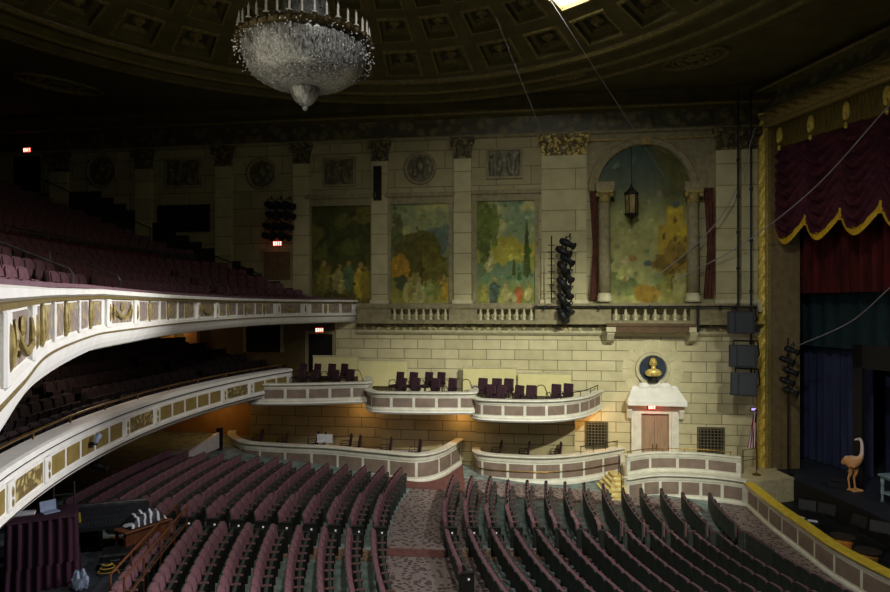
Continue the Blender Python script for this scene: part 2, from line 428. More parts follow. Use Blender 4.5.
# entablature of the far side wall
pts = [w2(u) for u in np.linspace(UL-3, UR+.25, 3)]; nr = [(-WB[0], -WB[1])]*3
b = MB(); b.sweep(pts, nr, [(0, 15.78), (.1, 15.80), (.16, 15.9), (.12, 15.95)])
struct(b.build('trim_1', M['stone_grey']))
b = MB(); b.sweep(pts, nr, [(.12, 15.95), (.12, 16.72)])
struct(b.build('trim_2', M['frieze']))
b = MB(); b.sweep(pts, nr, [(.12, 16.72), (.3, 16.78), (.5, 16.8), (.55, 16.9), (.5, 16.93), (.42, 17.0), (.3, 17.2), (.2, 17.62)])
struct(b.build('trim_3', M['ceil']))
b = MB()   # bead line of the cornice
b.sweep(pts, nr, [(.5, 16.79), (.57, 16.84), (.52, 16.93)])
struct(b.build('trim_4', M['ceil_gilt']))
# soft bosses in the frieze
n_b = 0
# pilasters
BASEZ = 8.0
def pilaster(px, half, n, off=.16, split=None):
    u0, u1 = wu(px-half, off), wu(px+half, off)
    b = MB(); b.box(u0, u1, -off, 0, BASEZ, 14.9)
    if split: b.box((u0+u1)/2-.03, (u0+u1)/2+.03, -off-.03, 0, BASEZ, 14.9)
    o = struct(b.build('column_%d' % n, M['pil'], loc=(0, 30, 0), rz=WROT), None)
    o['label'] = 'flat stone pilaster on the upper side wall'
    b = MB()
    b.box(u0-.12, u1+.12, -off-.14, 0, BASEZ-.25, BASEZ+.05); b.box(u0-.07, u1+.07, -off-.09, 0, BASEZ+.05, BASEZ+.28)
    x = b.build('base', M['stone'], o)
    b = MB()
    w = u1-u0; ns = max(1, int(round(w/.85)))
    for i in range(ns):
        a0, a1 = u0+w*i/ns, u0+w*(i+1)/ns
        prof = [(0, 14.85), (.03, 14.95), (-.01, 15.0), (.02, 15.3), (.1, 15.6), (.14, 15.65), (.14, 15.82)]
        for q in range(len(prof)-1):
            (d0, z0), (d1, z1) = prof[q], prof[q+1]
            A = [(a0-d0, -off-d0, z0), (a1+d0, -off-d0, z0), (a1+d0, 0, z0), (a0-d0, 0, z0)]
            B = [(a0-d1, -off-d1, z1), (a1+d1, -off-d1, z1), (a1+d1, 0, z1), (a0-d1, 0, z1)]
            for e in range(4): b.quad(A[e], A[(e+1) % 4], B[(e+1) % 4], B[e])
        for s in (0, 1):   # volutes
            c = (a0-.02 if s == 0 else a1+.02, -off-.16, 15.52)
            b.ball(c, (.13, .1, .14), 8, 6)
        for s in (.25, .5, .75):
            b.ball((a0+(a1-a0)*s, -off-.05, 15.15), (.09, .1, .16), 6, 5)
            b.ball((a0+(a1-a0)*s, -off-.1, 15.4), (.08, .09, .1), 6, 5)
    b.build('capital', ornate('gilded acanthus capital', rgb(84,72,34), rgb(196,174,92), 7, .45) if split else M['capital'], o)
    return o
for i, (px, hf, sp) in enumerate(((58, 9, 0), (143, 8, 0), (223, 8, 0), (301, 8, 0), (379.5, 8, 0), (462.5, 8.7, 0), (564, 22.5, 1), (727, 11, 0), (750, 8, 0))):
    pilaster(px, hf, i+1, split=sp)
# bracket capital above the twin pier is gilded brighter
# round and square reliefs between capitals
def medallion(px, py, rpx, label):
    u = wu(px); z = wz(px, py); y = w2(u)[1]; r = rpx*y/F
    t = thing('relief_medallion', label, 'medallion', wl(u, 0, z), WROT, 'round reliefs on the upper wall')
    R = lambda p: (p[0], -p[2], p[1])
    b = MB(); b.lathe([(r, 0), (r, .06), (r*.93, .1), (r*.84, .1), (r*.8, .04), (r*.8, 0)], 32, M=R); b.build('rim', M['stone_grey'], t, smooth=True)
    b = MB(); b.lathe([(r*.81, .02), (.001, .03)], 32, M=R)
    b.ball((0, r*.1, .03), (r*.28, r*.4, .1), 10, 6, M=R); b.ball((0, r*.5, .05), (r*.16, r*.18, .09), 8, 6, M=R)
    b.ball((r*.3, -r*.2, .03), (r*.2, r*.34, .08), 8, 6, M=R); b.ball((-r*.3, -r*.2, .03), (r*.2, r*.34, .08), 8, 6, M=R)
    b.build('carving', M['relief'], t)
medallion(102, 171, 17.5, 'dim round relief nearest the exit at the back of the balcony')
medallion(262, 174, 16.5, 'round relief above the dark spotlight cluster by the balcony exit')
medallion(420, 168.5, 16.5, 'round relief above the mural with the large dark tree')
def relief_panel(x0, y0, x1, y1, label):
    u0, u1 = wu(x0), wu(x1); z0, z1 = wz((x0+x1)/2, y1), wz((x0+x1)/2, y0)
    t = thing('square_relief', label, 'relief', wl((u0+u1)/2, 0, z0), WROT, 'square reliefs on the upper wall')
    w, h = (u1-u0)/2, z1-z0
    b = MB()
    for a in ((-w, w, 0, .12), (-w, w, h-.12, h)): b.box(a[0], a[1], -.09, 0, a[2], a[3])
    for a in ((-w, -w+.12), (w-.12, w)): b.box(a[0], a[1], -.088, 0, .12, h-.12)
    b.build('frame', M['stone_grey'], t)
    b = MB(); b.box(-w+.1, w-.1, -.03, 0, .1, h-.1)
    nfig = 4
    for i in range(nfig):
        x = -w*.72+1.44*w*i/(nfig-1)
        b.ball((x, -.04, h*.45), (w*.16, .07, h*.26), 8, 6); b.ball((x+.03, -.05, h*.76), (.09, .07, .1), 8, 6)
        b.ball((x+.06*(-1)**i, -.04, h*.22), (w*.12, .06, h*.14), 6, 5)
    b.build('carving', M['relief'], t)
relief_panel(165, 158, 202, 188, 'dim carved square relief above the dark grille on the upper wall')
relief_panel(323, 157, 356, 187, 'carved square relief above the darkest mural')
relief_panel(486, 148, 523, 179, 'carved square relief above the cypress mural')

# openings of the upper wall
def wall_box(name, x0, y0, x1, y1, o0, o1, m, kind='structure'):
    u0, u1 = wu(x0), wu(x1); xm = (x0+x1)/2; z0, z1 = wz(xm, y1), wz(xm, y0)
    b = MB(); b.box(u0, u1, -o1, -o0, z0, z1)
    return b.build(name, m, loc=(0, 30, 0), rz=WROT)
def louvre(name, label, x0, y0, x1, y1, m=None, off=0.0):
    u0, u1 = wu(x0), wu(x1); xm = (x0+x1)/2; z0, z1 = wz(xm, y1), wz(xm, y0); w, h = (u1-u0)/2, z1-z0
    t = thing(name, label, 'grille', wl((u0+u1)/2, off, z0), WROT)
    b = MB(); b.box(-w, w, -.03, .0, 0, h); b.build('backing', M['void'], t)
    b = MB()
    for a in ((-w, w, 0, .07), (-w, w, h-.07, h)): b.box(a[0], a[1], -.08, -.03, a[2], a[3])
    for a in ((-w, -w+.07), (w-.07, w)): b.box(a[0], a[1], -.079, -.03, .07, h-.07)
    b.build('frame', m or M['iron'], t)
    b = MB(); nx, nz = int(2*w/.13), int(h/.13)
    for i in range(1, nx):
        x = -w+2*w*i/nx
        b.box(x-.018, x+.018, -.06, -.03, .07, h-.07)
    for i in range(1, nz):
        z = h*i/nz
        b.box(-w+.07, w-.07, -.065, -.03, z-.018, z+.018)
    b.build('lattice', m or M['iron'], t)
louvre('wall_grille', 'dark rectangular grille high on the side wall above balcony seats', 158, 205, 210, 232, M['black'])
louvre('vent_grille', 'tall narrow dark slot set in a pilaster beside the tree mural', 374.5, 167, 382.5, 201, M['iron'], off=.162)
louvre('bronze_grille', 'bronze lattice grille on ashlar wall between bust door and stage', 697, 427, 724.5, 455, mat('bronze lattice', rgb(110, 104, 80), .5, rgb(90, 84, 62), 8, metal=.3))
louvre('bronze_grille', 'bronze lattice grille on the wall just behind the right end of lower boxes', 585, 421.5, 608, 448, mat('bronze lattice two', rgb(104, 98, 76), .5, rgb(84, 80, 60), 8, metal=.3))

# ------------------------------------------------------------------ murals (painted canvases)
def vnoise(x, y, seed=0):
    r = np.random.RandomState(seed); G = r.rand(64, 64)
    xi, yi = np.floor(x).astype(int), np.floor(y).astype(int); fx, fy = x-xi, y-yi
    fx, fy = fx*fx*(3-2*fx), fy*fy*(3-2*fy)
    g = lambda a, c: G[a % 64, c % 64]
    return (g(xi, yi)*(1-fx)+g(xi+1, yi)*fx)*(1-fy)+(g(xi, yi+1)*(1-fx)+g(xi+1, yi+1)*fx)*fy
def fbm(x, y, s=0): return vnoise(x, y, s)*.5+vnoise(x*2.1, y*2.1, s+1)*.3+vnoise(x*4.3, y*4.3, s+2)*.2
class Painting:
    def __init__(s, nx, ny, ar):
        s.nx, s.ny = nx, ny
        u, v = np.meshgrid(np.linspace(0, 1, nx), np.linspace(0, 1, ny)); s.u, s.v, s.ar = u, v, ar
        s.c = np.zeros((ny, nx, 3))
    def fill(s, mask, col, var=.25, seed=1, fr=9):
        n = fbm(s.u*fr, s.v*fr*s.ar, seed)
        col = np.array(col, float)/255
        m = np.clip(mask, 0, 1)[..., None]
        s.c = s.c*(1-m)+m*(col*(1-var+2*var*n[..., None]))
    def grad(s, lo, hi):
        t = s.v[..., None]; s.c = np.array(lo)/255.*(1-t)+np.array(hi)/255.*t
    def blob(s, x, y, rx, ry, col, rough=.5, seed=5, var=.3, soft=.12, fr=7):
        d = np.hypot((s.u-x)/rx, (s.v-y)/ry)+rough*(fbm(s.u*fr+seed, s.v*fr*s.ar, seed)-.5)*2
        s.fill((1-d)/soft, col, var, seed, 12)
    def ridge(s, h, amp, fr, col, seed, var=.2):
        line = h+amp*(fbm(s.u*fr+seed*3.1, s.u*0+seed, seed)-.5)*2
        s.fill((line-s.v)/.02, col, var, seed)
    def figure(s, x, y, h, robe, seed):
        s.blob(x, y+h*.38, h*.2*s.ar, h*.42, robe, .35, seed, .35)
        s.blob(x+.01, y+h*.86, h*.075*s.ar, h*.09, (190, 150, 110), .1, seed)
        s.blob(x+.06*h, y+h*.6, h*.2*s.ar, h*.08, robe, .4, seed+1)
def mural_colors(kind, P):
    paint_scene(kind, P)
    r = np.random.RandomState(len(kind)*7)
    base = P.c.copy()
    for i in range(110):     # brush dabs picked up from the colours around
        x, y = r.rand(), r.rand()**1.3; j, k = int(y*(P.ny-1)), int(x*(P.nx-1))
        col = np.clip(base[j, k]*255*(.72+.56*r.rand())+r.randn(3)*9, 0, 255); s = .012+.022*r.rand()
        P.blob(x, y, s*(1+r.rand()), s/P.ar*(.7+r.rand()), col, 1.0, 50+i % 30, .3, .3, 12)
def paint_scene(kind, P):
    if kind == 'grove':
        P.grad((74, 76, 40), (52, 58, 34)); P.fill(np.clip((fbm(P.u*6, P.v*9, 3)-.45)*4, 0, 1), (34, 42, 24), .4, 4)
        for i in range(9): P.blob(RNG.rand(), .45+.5*RNG.rand(), .16, .1, [(84, 88, 44), (40, 52, 30), (98, 92, 46)][i % 3], .7, 20+i)
        P.fill(np.clip((.42-P.v)*4, 0, 1)*.7, (112, 104, 56), .4, 8)
        P.figure(.2, .12, .34, (130, 120, 60), 31); P.figure(.45, .06, .36, (176, 164, 112), 33); P.figure(.82, .04, .4, (206, 176, 60), 35); P.figure(.62, .14, .3, (80, 112, 100), 37)
        P.blob(.4, .03, .3, .09, (70, 60, 40), .6, 41); P.blob(.9, .2, .1, .2, (150, 130, 50), .6, 43)
    if kind == 'tree':
        P.grad((206, 206, 160), (140, 156, 140)); P.fill(np.clip((fbm(P.u*4, P.v*6, 2)-.5)*5, 0, 1), (214, 210, 156), .1, 3)
        P.ridge(.72, .22, 3, (92, 116, 138), 6); P.ridge(.56, .16, 4, (116, 132, 110), 9); P.ridge(.36, .1, 4, (150, 150, 84), 12)
        P.blob(.08, .72, .12, .3, (84, 92, 70), .6, 14)
        P.blob(.48, .52, .38, .24, (84, 78, 36), .55, 15, .45); P.blob(.72, .36, .26, .2, (98, 94, 40), .6, 17, .45); P.blob(.3, .45, .2, .2, (76, 72, 34), .6, 18, .4)
        P.blob(.52, .3, .03, .16, (60, 50, 28), .2, 19)
        P.blob(.16, .34, .15, .16, (206, 148, 50), .5, 21, .3); P.blob(.16, .2, .1, .1, (60, 70, 60), .6, 23)
        P.fill(np.clip((.16-P.v)*8, 0, 1)*.8, (176, 168, 92), .3, 25)
        P.figure(.3, .0, .28, (196, 184, 124), 27); P.figure(.48, -.02, .3, (210, 204, 160), 29); P.figure(.66, .02, .24, (160, 168, 110), 31); P.figure(.9, .0, .3, (206, 160, 60), 33); P.figure(.8, .04, .22, (120, 134, 70), 35)
    if kind == 'cypress':
        P.grad((206, 206, 150), (120, 160, 160)); P.fill(np.clip((fbm(P.u*3, P.v*5, 12)-.45)*5, 0, 1), (222, 216, 172), .1, 3)
        P.ridge(.62, .14, 3, (196, 186, 84), 16); P.ridge(.46, .14, 3, (162, 168, 84), 19); P.ridge(.36, .12, 4, (108, 142, 130), 22)
        P.blob(.2, .42, .12, .14, (206, 206, 168), .4, 24)
        P.blob(.12, .72, .14, .36, (92, 112, 60), .5, 26, .45); P.blob(.3, .78, .08, .22, (110, 130, 70), .6, 28)
        for x, y0, h, w in ((.86, .26, .6, .075), (.64, .26, .22, .045), (.72, .24, .16, .04)):
            wd = w*np.clip((y0+h-P.v)/h, 0, 1)**.7*np.clip((P.v-y0)/.05+.5, 0, 1)
            P.fill((wd-abs(P.u-x)-.02*(fbm(P.u*30, P.v*30, 5)-.5))/.012, (52, 74, 40), .4, 32)
        P.fill(np.clip((.24-P.v)*8, 0, 1)*.85, (150, 158, 82), .35, 35)
        P.figure(.3, 0, .27, (56, 84, 106), 37); P.figure(.48, .0, .2, (196, 194, 140), 39); P.figure(.72, .0, .2, (196, 96, 60), 41); P.figure(.88, .02, .18, (214, 200, 150), 43); P.figure(.12, .0, .2, (184, 176, 96), 45)
        P.blob(.6, .05, .1, .05, (214, 206, 160), .5, 47)
    if kind == 'castle':
        P.grad((196, 196, 140), (40, 64, 100)); P.fill(np.clip((.74-P.v)*4, 0, 1), (190, 192, 144), .14, 3)
        P.fill(np.clip((P.v-.5)*4, 0, 1)*np.clip((P.u-.6)*5, 0, 1), (74, 76, 54), .3, 4)
        P.fill(np.clip((P.u-.62)*9, 0, 1)*np.clip((.5-P.v)*9, 0, 1), (176, 160, 80), .35, 6)
        for x, w, h in ((.72, .07, .5), (.84, .1, .62), (.95, .06, .5)):
            P.fill(np.clip((w-abs(P.u-x))/.02, 0, 1)*np.clip((h-P.v)/.015, 0, 1)*np.clip((P.v-.2)/.05, 0, 1), (204, 170, 62), .35, 8+int(x*10))
        for x, y in ((.72, .42), (.84, .52), (.84, .4), (.95, .4)): P.blob(x, y, .018, .025, (96, 80, 40), .2, 12)
        P.blob(.84, .62, .035, .02, (70, 84, 120), 1.0, 11)
        P.blob(.82, .27, .2, .1, (150, 118, 56), .9, 14, .5); P.blob(.39, .29, .06, .025, (190, 132, 98), 1.1, 16, .4)
        P.blob(.54, .25, .05, .022, (84, 96, 136), .5, 17); P.blob(.24, .11, .2, .07, (84, 104, 80), .8, 18, .4); P.blob(.08, .2, .14, .1, (112, 126, 76), .8, 19, .4)
        P.fill(np.clip((.2-P.v)*6, 0, 1)*.6, (182, 186, 128), .4, 20)
        P.blob(.53, .06, .14, .06, (196, 150, 60), .4, 22); P.figure(.84, .06, .14, (84, 84, 56), 23); P.blob(.64, .16, .1, .06, (156, 176, 130), .7, 24)
        P.blob(.92, .1, .1, .1, (200, 200, 146), .7, 26)
def canvas(name, kind, w, h, parent, nx=66, ny=100, arch=None, off=.02):
    P = Painting(nx, ny, h/w); mural_colors(kind, P)
    c = np.clip((P.c*.62+np.array((.44,.43,.30))*.38)*np.array((1,1,.86)), 0, 1); c = np.where(c <= .04045, c/12.92, ((c+.055)/1.055)**2.4)  # blended towards olive: haze put into the paint colours
    b = MB()
    for j in range(ny):
        for i in range(nx):
            x, z = (P.u[j, i]-.5)*w, P.v[j, i]*h
            if arch:
                zs, r = arch
                if z > zs:
                    lim = sqrt(max(0, r*r-(z-zs)**2)) if z-zs < r else 0
                    x = x/(w/2)*lim
            b.v.append((x, -off, z))
    b.f = [(j*nx+i, j*nx+i+1, (j+1)*nx+i+1, (j+1)*nx+i) for j in range(ny-1) for i in range(nx-1)]; b.mi = [0]*len(b.f)
    o = b.build(name, M['paint'], parent)
    a = o.data.color_attributes.new('paint', 'FLOAT_COLOR', 'POINT')
    a.data.foreach_set('color', np.concatenate([c, np.ones((ny, nx, 1))], 2).astype(np.float32).ravel())
    return o
def mural(kind, label, x0, y0, x1, y1, fr=(4, 11, 3)):
    u0, u1 = wu(x0), wu(x1); xm = (x0+x1)/2; z0, z1 = wz(xm, y1), wz(xm, y0); w, h = u1-u0, z1-z0
    t = thing('mural', label, 'mural', wl((u0+u1)/2, 0, z0), WROT, 'murals on the upper side wall')
    canvas('canvas', kind, w, h, t)
    s = w/(x1-x0); a, top, d = fr[0]*s, fr[1]*s, .1
    b = MB(); b.box(-w/2-a, -w/2, -d, 0, 0, h); b.box(w/2, w/2+a, -d, 0, 0, h)
    b.box(-w/2-a*1.2, w/2+a*1.2, -d-.02, 0, h, h+top*.62); b.box(-w/2-a*1.5, w/2+a*1.5, -d-.1, 0, h+top*.62, h+top)
    b.build('frame', M['stone_grey'], t)
mural('grove', 'darkest mural, shadowy figures in a grove, nearest the balcony rail', 312, 206, 371, 303)
mural('tree', 'mural of a big brown tree before blue mountains', 391.5, 204, 449, 303)
mural('cypress', 'mural of pale hills with a tall dark cypress', 477, 201, 535, 303)
# arched bay
u0, u1 = wu(598), wu(690); zb = wz(644, 303); w = u1-u0; r = w/2; zs = wz(644, 190)-zb; h = zs+r
t = thing('arched_mural', 'arched mural of a yellow castle under a deep blue sky', 'mural', wl((u0+u1)/2, 0, zb), WROT, 'murals on the upper side wall')
canvas('canvas', 'castle', w, h, t, 70, 110, (zs, r), .02)
b = MB(); n = 28; prof = [(r, -.02), (r+.05, -.16), (r+.28, -.2), (r+.34, -.14), (r+.42, -.14), (r+.46, 0)]
for i in range(n+1):
    th = pi*i/n
    for rr, y in prof: b.v.append((rr*cos(th), y, zs+rr*sin(th)))
k = len(prof); b.f = [(i*k+j, (i+1)*k+j, (i+1)*k+j+1, i*k+j+1) for i in range(n) for j in range(k-1)]; b.mi = [0]*len(b.f)
b.build('archivolt', M['stone_grey'], t)
# recessed dark field round the arch
ua, ub = wu(588.5), wu(715); za, zt = wz(650, 303), 15.75
b = MB()
um = (u0+u1)/2; zsp = zb+zs
n = 24
arc = [(um+(r+.44)*cos(pi*i/n), zsp+(r+.44)*sin(pi*i/n)) for i in range(n+1)]
for i in range(n):
    (xa, z1_), (xb, z2_) = arc[i], arc[i+1]
    b.quad((xa, -.03, z1_), (xb, -.03, z2_), (xb, -.03, zt), (xa, -.03, zt))
b.quad((arc[0][0], -.03, zsp), (ub, -.03, zsp), (ub, -.03, zt), (arc[0][0], -.03, zt))
b.quad((ua, -.03, zsp), (arc[-1][0], -.03, zsp), (arc[-1][0], -.03, zt), (ua, -.03, zt))
struct(b.build('trim_5', M['stone_grey'], loc=(0, 30, 0), rz=WROT))
b = MB(); b.box(ua, ub, -.12, 0, 15.45, 15.55); b.box(wu(639), wu(650), -.3, 0, wz(644, 146), 15.5)
struct(b.build('trim_6', M['gilt'], loc=(0, 30, 0), rz=WROT))
def round_column(px, label):
    off = .4; u = wu(px, off); z0 = wz(px, 302, off); z1 = wz(px, 203, off); zt_ = wz(px, 191, off)
    t = thing('half_column', label, 'column', wl(u, off, z0), WROT, 'columns beside the arched mural')
    H = z1-z0
    b = MB(); b.lathe([(.34, 0), (.34, .12), (.3, .16), (.33, .25), (.27, .32), (.27, .4)], 20); b.build('base', M['stone'], t, smooth=True)
    b = MB(); b.lathe([(.27, .38), (.265, H*.4), (.225, H)], 20); b.build('shaft', M['stone_grey'], t, smooth=True)
    b = MB(); b.lathe([(.23, H), (.27, H+.05), (.24, H+.1), (.28, H+.3), (.36, H+.42)], 16); b.box(-.36, .36, -.36, .36, H+.42, H+.52)
    for sx in (-1, 1): b.ball((sx*.3, -.25, H+.33), (.11, .1, .11), 8, 6)
    b.build('capital', M['gilt'], t)
    b = MB(); b.box(-.4, .4, -.3, .38, H+.52, H+.9); b.build('impost', M['stone_grey'], t)
round_column(604.5, 'stone half column left of the arched castle mural')
round_column(693, 'stone half column right of the arched castle mural')
def wall_drape(px, py0, py1, wpx, label):
    off = .14; u = wu(px, off); z0, z1 = wz(px, py1, off), wz(px, py0, off); hw = wpx*.5*w2(u)[1]/F; H = z1-z0
    b = MB(); nx, nz = 20, 16
    for j in range(nz+1):
        tt = j/nz
        for i in range(nx+1):
            s = i/nx; wd = hw*(1-.45*sin(pi*min(1, tt*1.0))**2*(.6 if tt < .6 else .3))
            b.v.append(((s*2-1)*wd+.1*sin(tt*3), -.05*cos(s*pi*6)-.03, tt*H))
    b.f = [(j*(nx+1)+i, j*(nx+1)+i+1, (j+1)*(nx+1)+i+1, (j+1)*(nx+1)+i) for j in range(nz) for i in range(nx)]; b.mi = [0]*len(b.f)
    o = b.build('wall_drape', mat('faded red drape', rgb(96, 58, 44), .9, rgb(70, 42, 32), 4), loc=wl(u, off, z0), rz=WROT, smooth=True)
    tag(o, label, 'drape', 'red drapes flanking the arched mural')
wall_drape(593, 192, 300, 8, 'faded red drape between twin pier and the arched castle mural')
wall_drape(708, 188, 298, 10, 'faded red drape on the stage side of the arched castle mural')
# painted-iron lantern hanging in the arch
off = .7; u = wu(631.5, off); zc = wz(631.5, 205, off)
t = thing('hanging_lantern', 'dark iron lantern hanging in front of the arched mural', 'lantern', wl(u, off, zc), WROT)
b = MB(); b.lathe([(.02, .95), (.06, .8), (.2, .62), (.3, .55), (.32, .48), (.3, .44)], 6); b.build('lantern_cap', M['iron'], t)
b = MB()
for i in range(6):
    th = pi/3*i; b.tube([(.28*cos(th), .28*sin(th), .46), (.24*cos(th), .24*sin(th), -.4)], .022, 5)
b.lathe([(.3, -.36), (.32, -.42), (.2, -.5), (.05, -.62), (.02, -.78)], 6); b.build('cage', M['iron'], t)
b = MB(); b.lathe([(.22, -.36), (.25, .44)], 6); b.build('lantern_glass', mat('amber lantern glass', rgb(150, 130, 80), .4, rgb(110, 96, 56), 4), t)
ztop = zb+h-.05-zc
b = MB(); b.tube([(0, 0, .94), (0, .02, ztop-.3), (0, .55, ztop)], .018, 5); b.build('chain', M['iron'], t)

# ------------------------------------------------------------------ balustrade at eye level
off = .5
uL, uR = wu(357, off), wu(757, off)
t = thing('balustrade', 'grey stone balustrade along the wall below the murals', 'balustrade', (0, 30, 0), WROT)
zr0, zr1 = wz(530, 308, off), wz(530, 303.5, off); zp0, zp1 = wz(530, 324, off), wz(530, 320, off)
b = MB(); b.box(uL, uR, -off-.12, -off+.16, zr0, zr1); b.box(uL, uR, -off-.08, -off+.12, zr0-.05, zr0); b.build('top_rail', M['stone_grey'], t)
b = MB(); b.box(uL, uR, -off-.1, 0, zp0, zp1); b.build('plinth', M['stone_grey'], t)
solid = [(357, 391), (449, 477), (535, 611), (690, 757)]
for a, c in solid:
    b = MB(); b.box(wu(a, off), wu(c, off), -off-.06, -off+.1, zp1, zr0)
    for q in range(int((c-a)/26)+1): pass
    b.build('pedestal', M['stone_grey'], t)
BAL = [(.085, 0), (.085, .05), (.05, .08), (.075, .16), (.09, .24), (.07, .36), (.045, .46), (.06, .52), (.08, .56), (.08, 1.0)]
hb = zr0-zp1
b0 = MB(); b0.lathe([(r_, z_*hb/.62 if z_ < .6 else hb) for r_, z_ in BAL], 10)
proto = None
for (a, c, n) in ((391, 449, 8), (477, 535, 8), (611, 690, 8)):
    ua_, ub_ = wu(a, off), wu(c, off)
    for i in range(n):
        uu = ua_+(ub_-ua_)*(i+.5)/n
        if proto is None: proto = b0.build('baluster', M['stone'], t, smooth=True); o = proto
        else: o = proto.copy(); COL.objects.link(o)
        o.location = (uu, -off, zp1)
# band course below: carved wave scroll and mouldings
b = MB(); zA, zB = wz(530, 333, .4), zp0
pts = [w2(wu(357)), w2(UR-.05)]
b.sweep(pts, nr[:2], [(.0, zA-.12), (.1, zA-.1), (.22, zA), (.24, zA+.08), (.2, zA+.1)])
struct(b.build('trim_7', M['stone']))
b = MB(); b.sweep(pts, nr[:2], [(.2, zA+.1), (.2, zB-.02), (.55, zB), (.58, zB+.04), (0, zB+.05)])
struct(b.build('trim_8', M['frieze_small']))
# shallow projecting balcony under the arch with two brackets
t = thing('wall_balconet', 'shallow projecting stone balconet with two brackets under the arched mural', 'balconet', wl(wu(652, .7), 0, zA), WROT)
hw = (wu(697, .7)-wu(607, .7))/2
b = MB(); b.box(-hw, hw, -.75, -.2, .05, zB-zA); b.box(-hw-.04, hw+.04, -.8, -.2, zB-zA-.08, zB-zA+.05); b.build('apron', mat('brown balconet face', rgb(98, 78, 56), .8, rgb(84, 66, 46), 4), t)
for s in (-1, 1):
    b = MB(); b.prism([(0, .1), (-.5, .1), (-.55, .0), (-.45, -.12), (-.3, -.3), (0, -.45)], -.16, .16, M=lambda p, s=s: (s*(hw-.15)+p[2], p[0]-.2, p[1]))
    b.box(s*(hw-.15)-.2, s*(hw-.15)+.2, -.78, -.2, .08, .3); b.build('bracket', M['stone'], t)

# ------------------------------------------------------------------ door with canopy, niche with bust
def EXIT(px, py, wpx, off, label, Y=None, rz=WROT, loc=None):
    if loc is None: u = wu(px, off); loc = wl(u, off, wz(px, py, off))
    w = wpx*loc[1]/F/2; h = w*.5
    t = thing('exit_sign', label, 'sign', loc, rz, 'lit red exit signs')
    b = MB(); b.bbox(-w-.03, w+.03, 0, .09, -h-.03, h+.03, .015); b.build('sign_box', M['iron'], t)
    b = MB(); b.box(-w, w, -.012, 0, -h, h); b.build('sign_face', M['exit_red'], t)
    b = MB(); cw = 2*w/4.6; st = cw*.22; H = h*.72
    def seg(x0, z0, x1, z1):
        d = np.array((x1-x0, z1-z0)); L = np.linalg.norm(d); nn = np.array((-d[1], d[0]))/L*st/2
        b.quad((x0-nn[0], -.018, z0-nn[1]), (x1-nn[0], -.018, z1-nn[1]), (x1+nn[0], -.018, z1+nn[1]), (x0+nn[0], -.018, z0+nn[1]))
    for i, ch in enumerate('EXIT'):
        x = -1.5*cw*1.1+i*cw*1.1; a, c = x-cw*.34, x+cw*.34
        if ch == 'E':
            seg(a, -H, a, H)
            for z in (-H+st/2, 0, H-st/2): seg(a, z, c, z)
        if ch == 'X': seg(a, -H, c, H); seg(a, H, c, -H)
        if ch == 'I': seg(x, -H, x, H)
        if ch == 'T': seg(x, -H, x, H); seg(a, H-st/2, c, H-st/2)
    b.build('lettering', M['exit_letter'], t)
    return t
ud0, ud1 = wu(640.5), wu(668); zd1 = wz(654, 413); zd0 = .15
um = (ud0+ud1)/2
d = thing('door_1', 'brown double door under stone canopy below the bust', 'door', wl(um, 0, zd0), WROT); d['kind'] = 'structure'
del d['category']
w, H = (ud1-ud0)/2, zd1-zd0
for s in (-1, 1):
    b = MB(); x0, x1 = (0.01, w) if s > 0 else (-w, -.01)
    b.box(x0, x1, -.05, 0, 0, H)
    for z0_, z1_ in ((.15, H*.42), (H*.47, H*.94)):
        b.box(x0+.12, x1-.12, -.075, -.05, z0_, z1_)
    b.build('leaf', M['door_wood'], d)
    b = MB(); b.tube([(s*.08, -.06, H*.42), (s*.08, -.12, H*.42), (s*.08, -.12, H*.55), (s*.08, -.06, H*.55)], .015, 6); b.build('handle', M['brass'], d)
b = MB(); fw = .42
for s in (-1, 1):
    x0, x1 = (w, w+fw) if s > 0 else (-w-fw, -w)
    b.box(x0, x1, -.22, 0, 0, H+.35); b.box(x0+.1, x1-.1, -.26, -.22, .3, H+.1)
    xo = x1 if s > 0 else x0
    b.prism([(0, 0), (-.3, 0), (-.34, -.2), (-.2, -.55), (0, -.7)], -.1, .1, M=lambda p, xo=xo, s=s: (xo+s*.1+p[2], p[0]-.05, p[1]+H+.35))
b.box(-w, w, -.22, 0, H, H+.35); b.build('door_frame', M['white2'], d)
b = MB(); cw = (wu(682)-wu(624))/2; zc0 = wz(654, 403.5)-zd0
b.box(-cw, cw, -.75, 0, zc0, zc0+.2)
b.add([(-cw, -.75, zc0+.2), (cw, -.75, zc0+.2), (cw, 0, zc0+.2), (-cw, 0, zc0+.2), (-cw*.78, -.1, zc0+.72), (cw*.78, -.1, zc0+.72), (cw*.78, 0, zc0+.72), (-cw*.78, 0, zc0+.72)],
      [(0, 1, 5, 4), (1, 2, 6, 5), (3, 0, 4, 7), (4, 5, 6, 7)])
# scrolled cresting
for s in (-1, 1):
    b.ball((s*.45, -.1, zc0+.8), (.26, .09, .16), 10, 6); b.ball((s*.85, -.1, zc0+.7), (.18, .08, .12), 10, 6)
b.ball((0, -.1, zc0+.86), (.3, .09, .18), 10, 6)
b.build('canopy', M['white'], d)
EXIT(652, 407.5, 7, .3, 'red exit sign under the canopy of the double door')
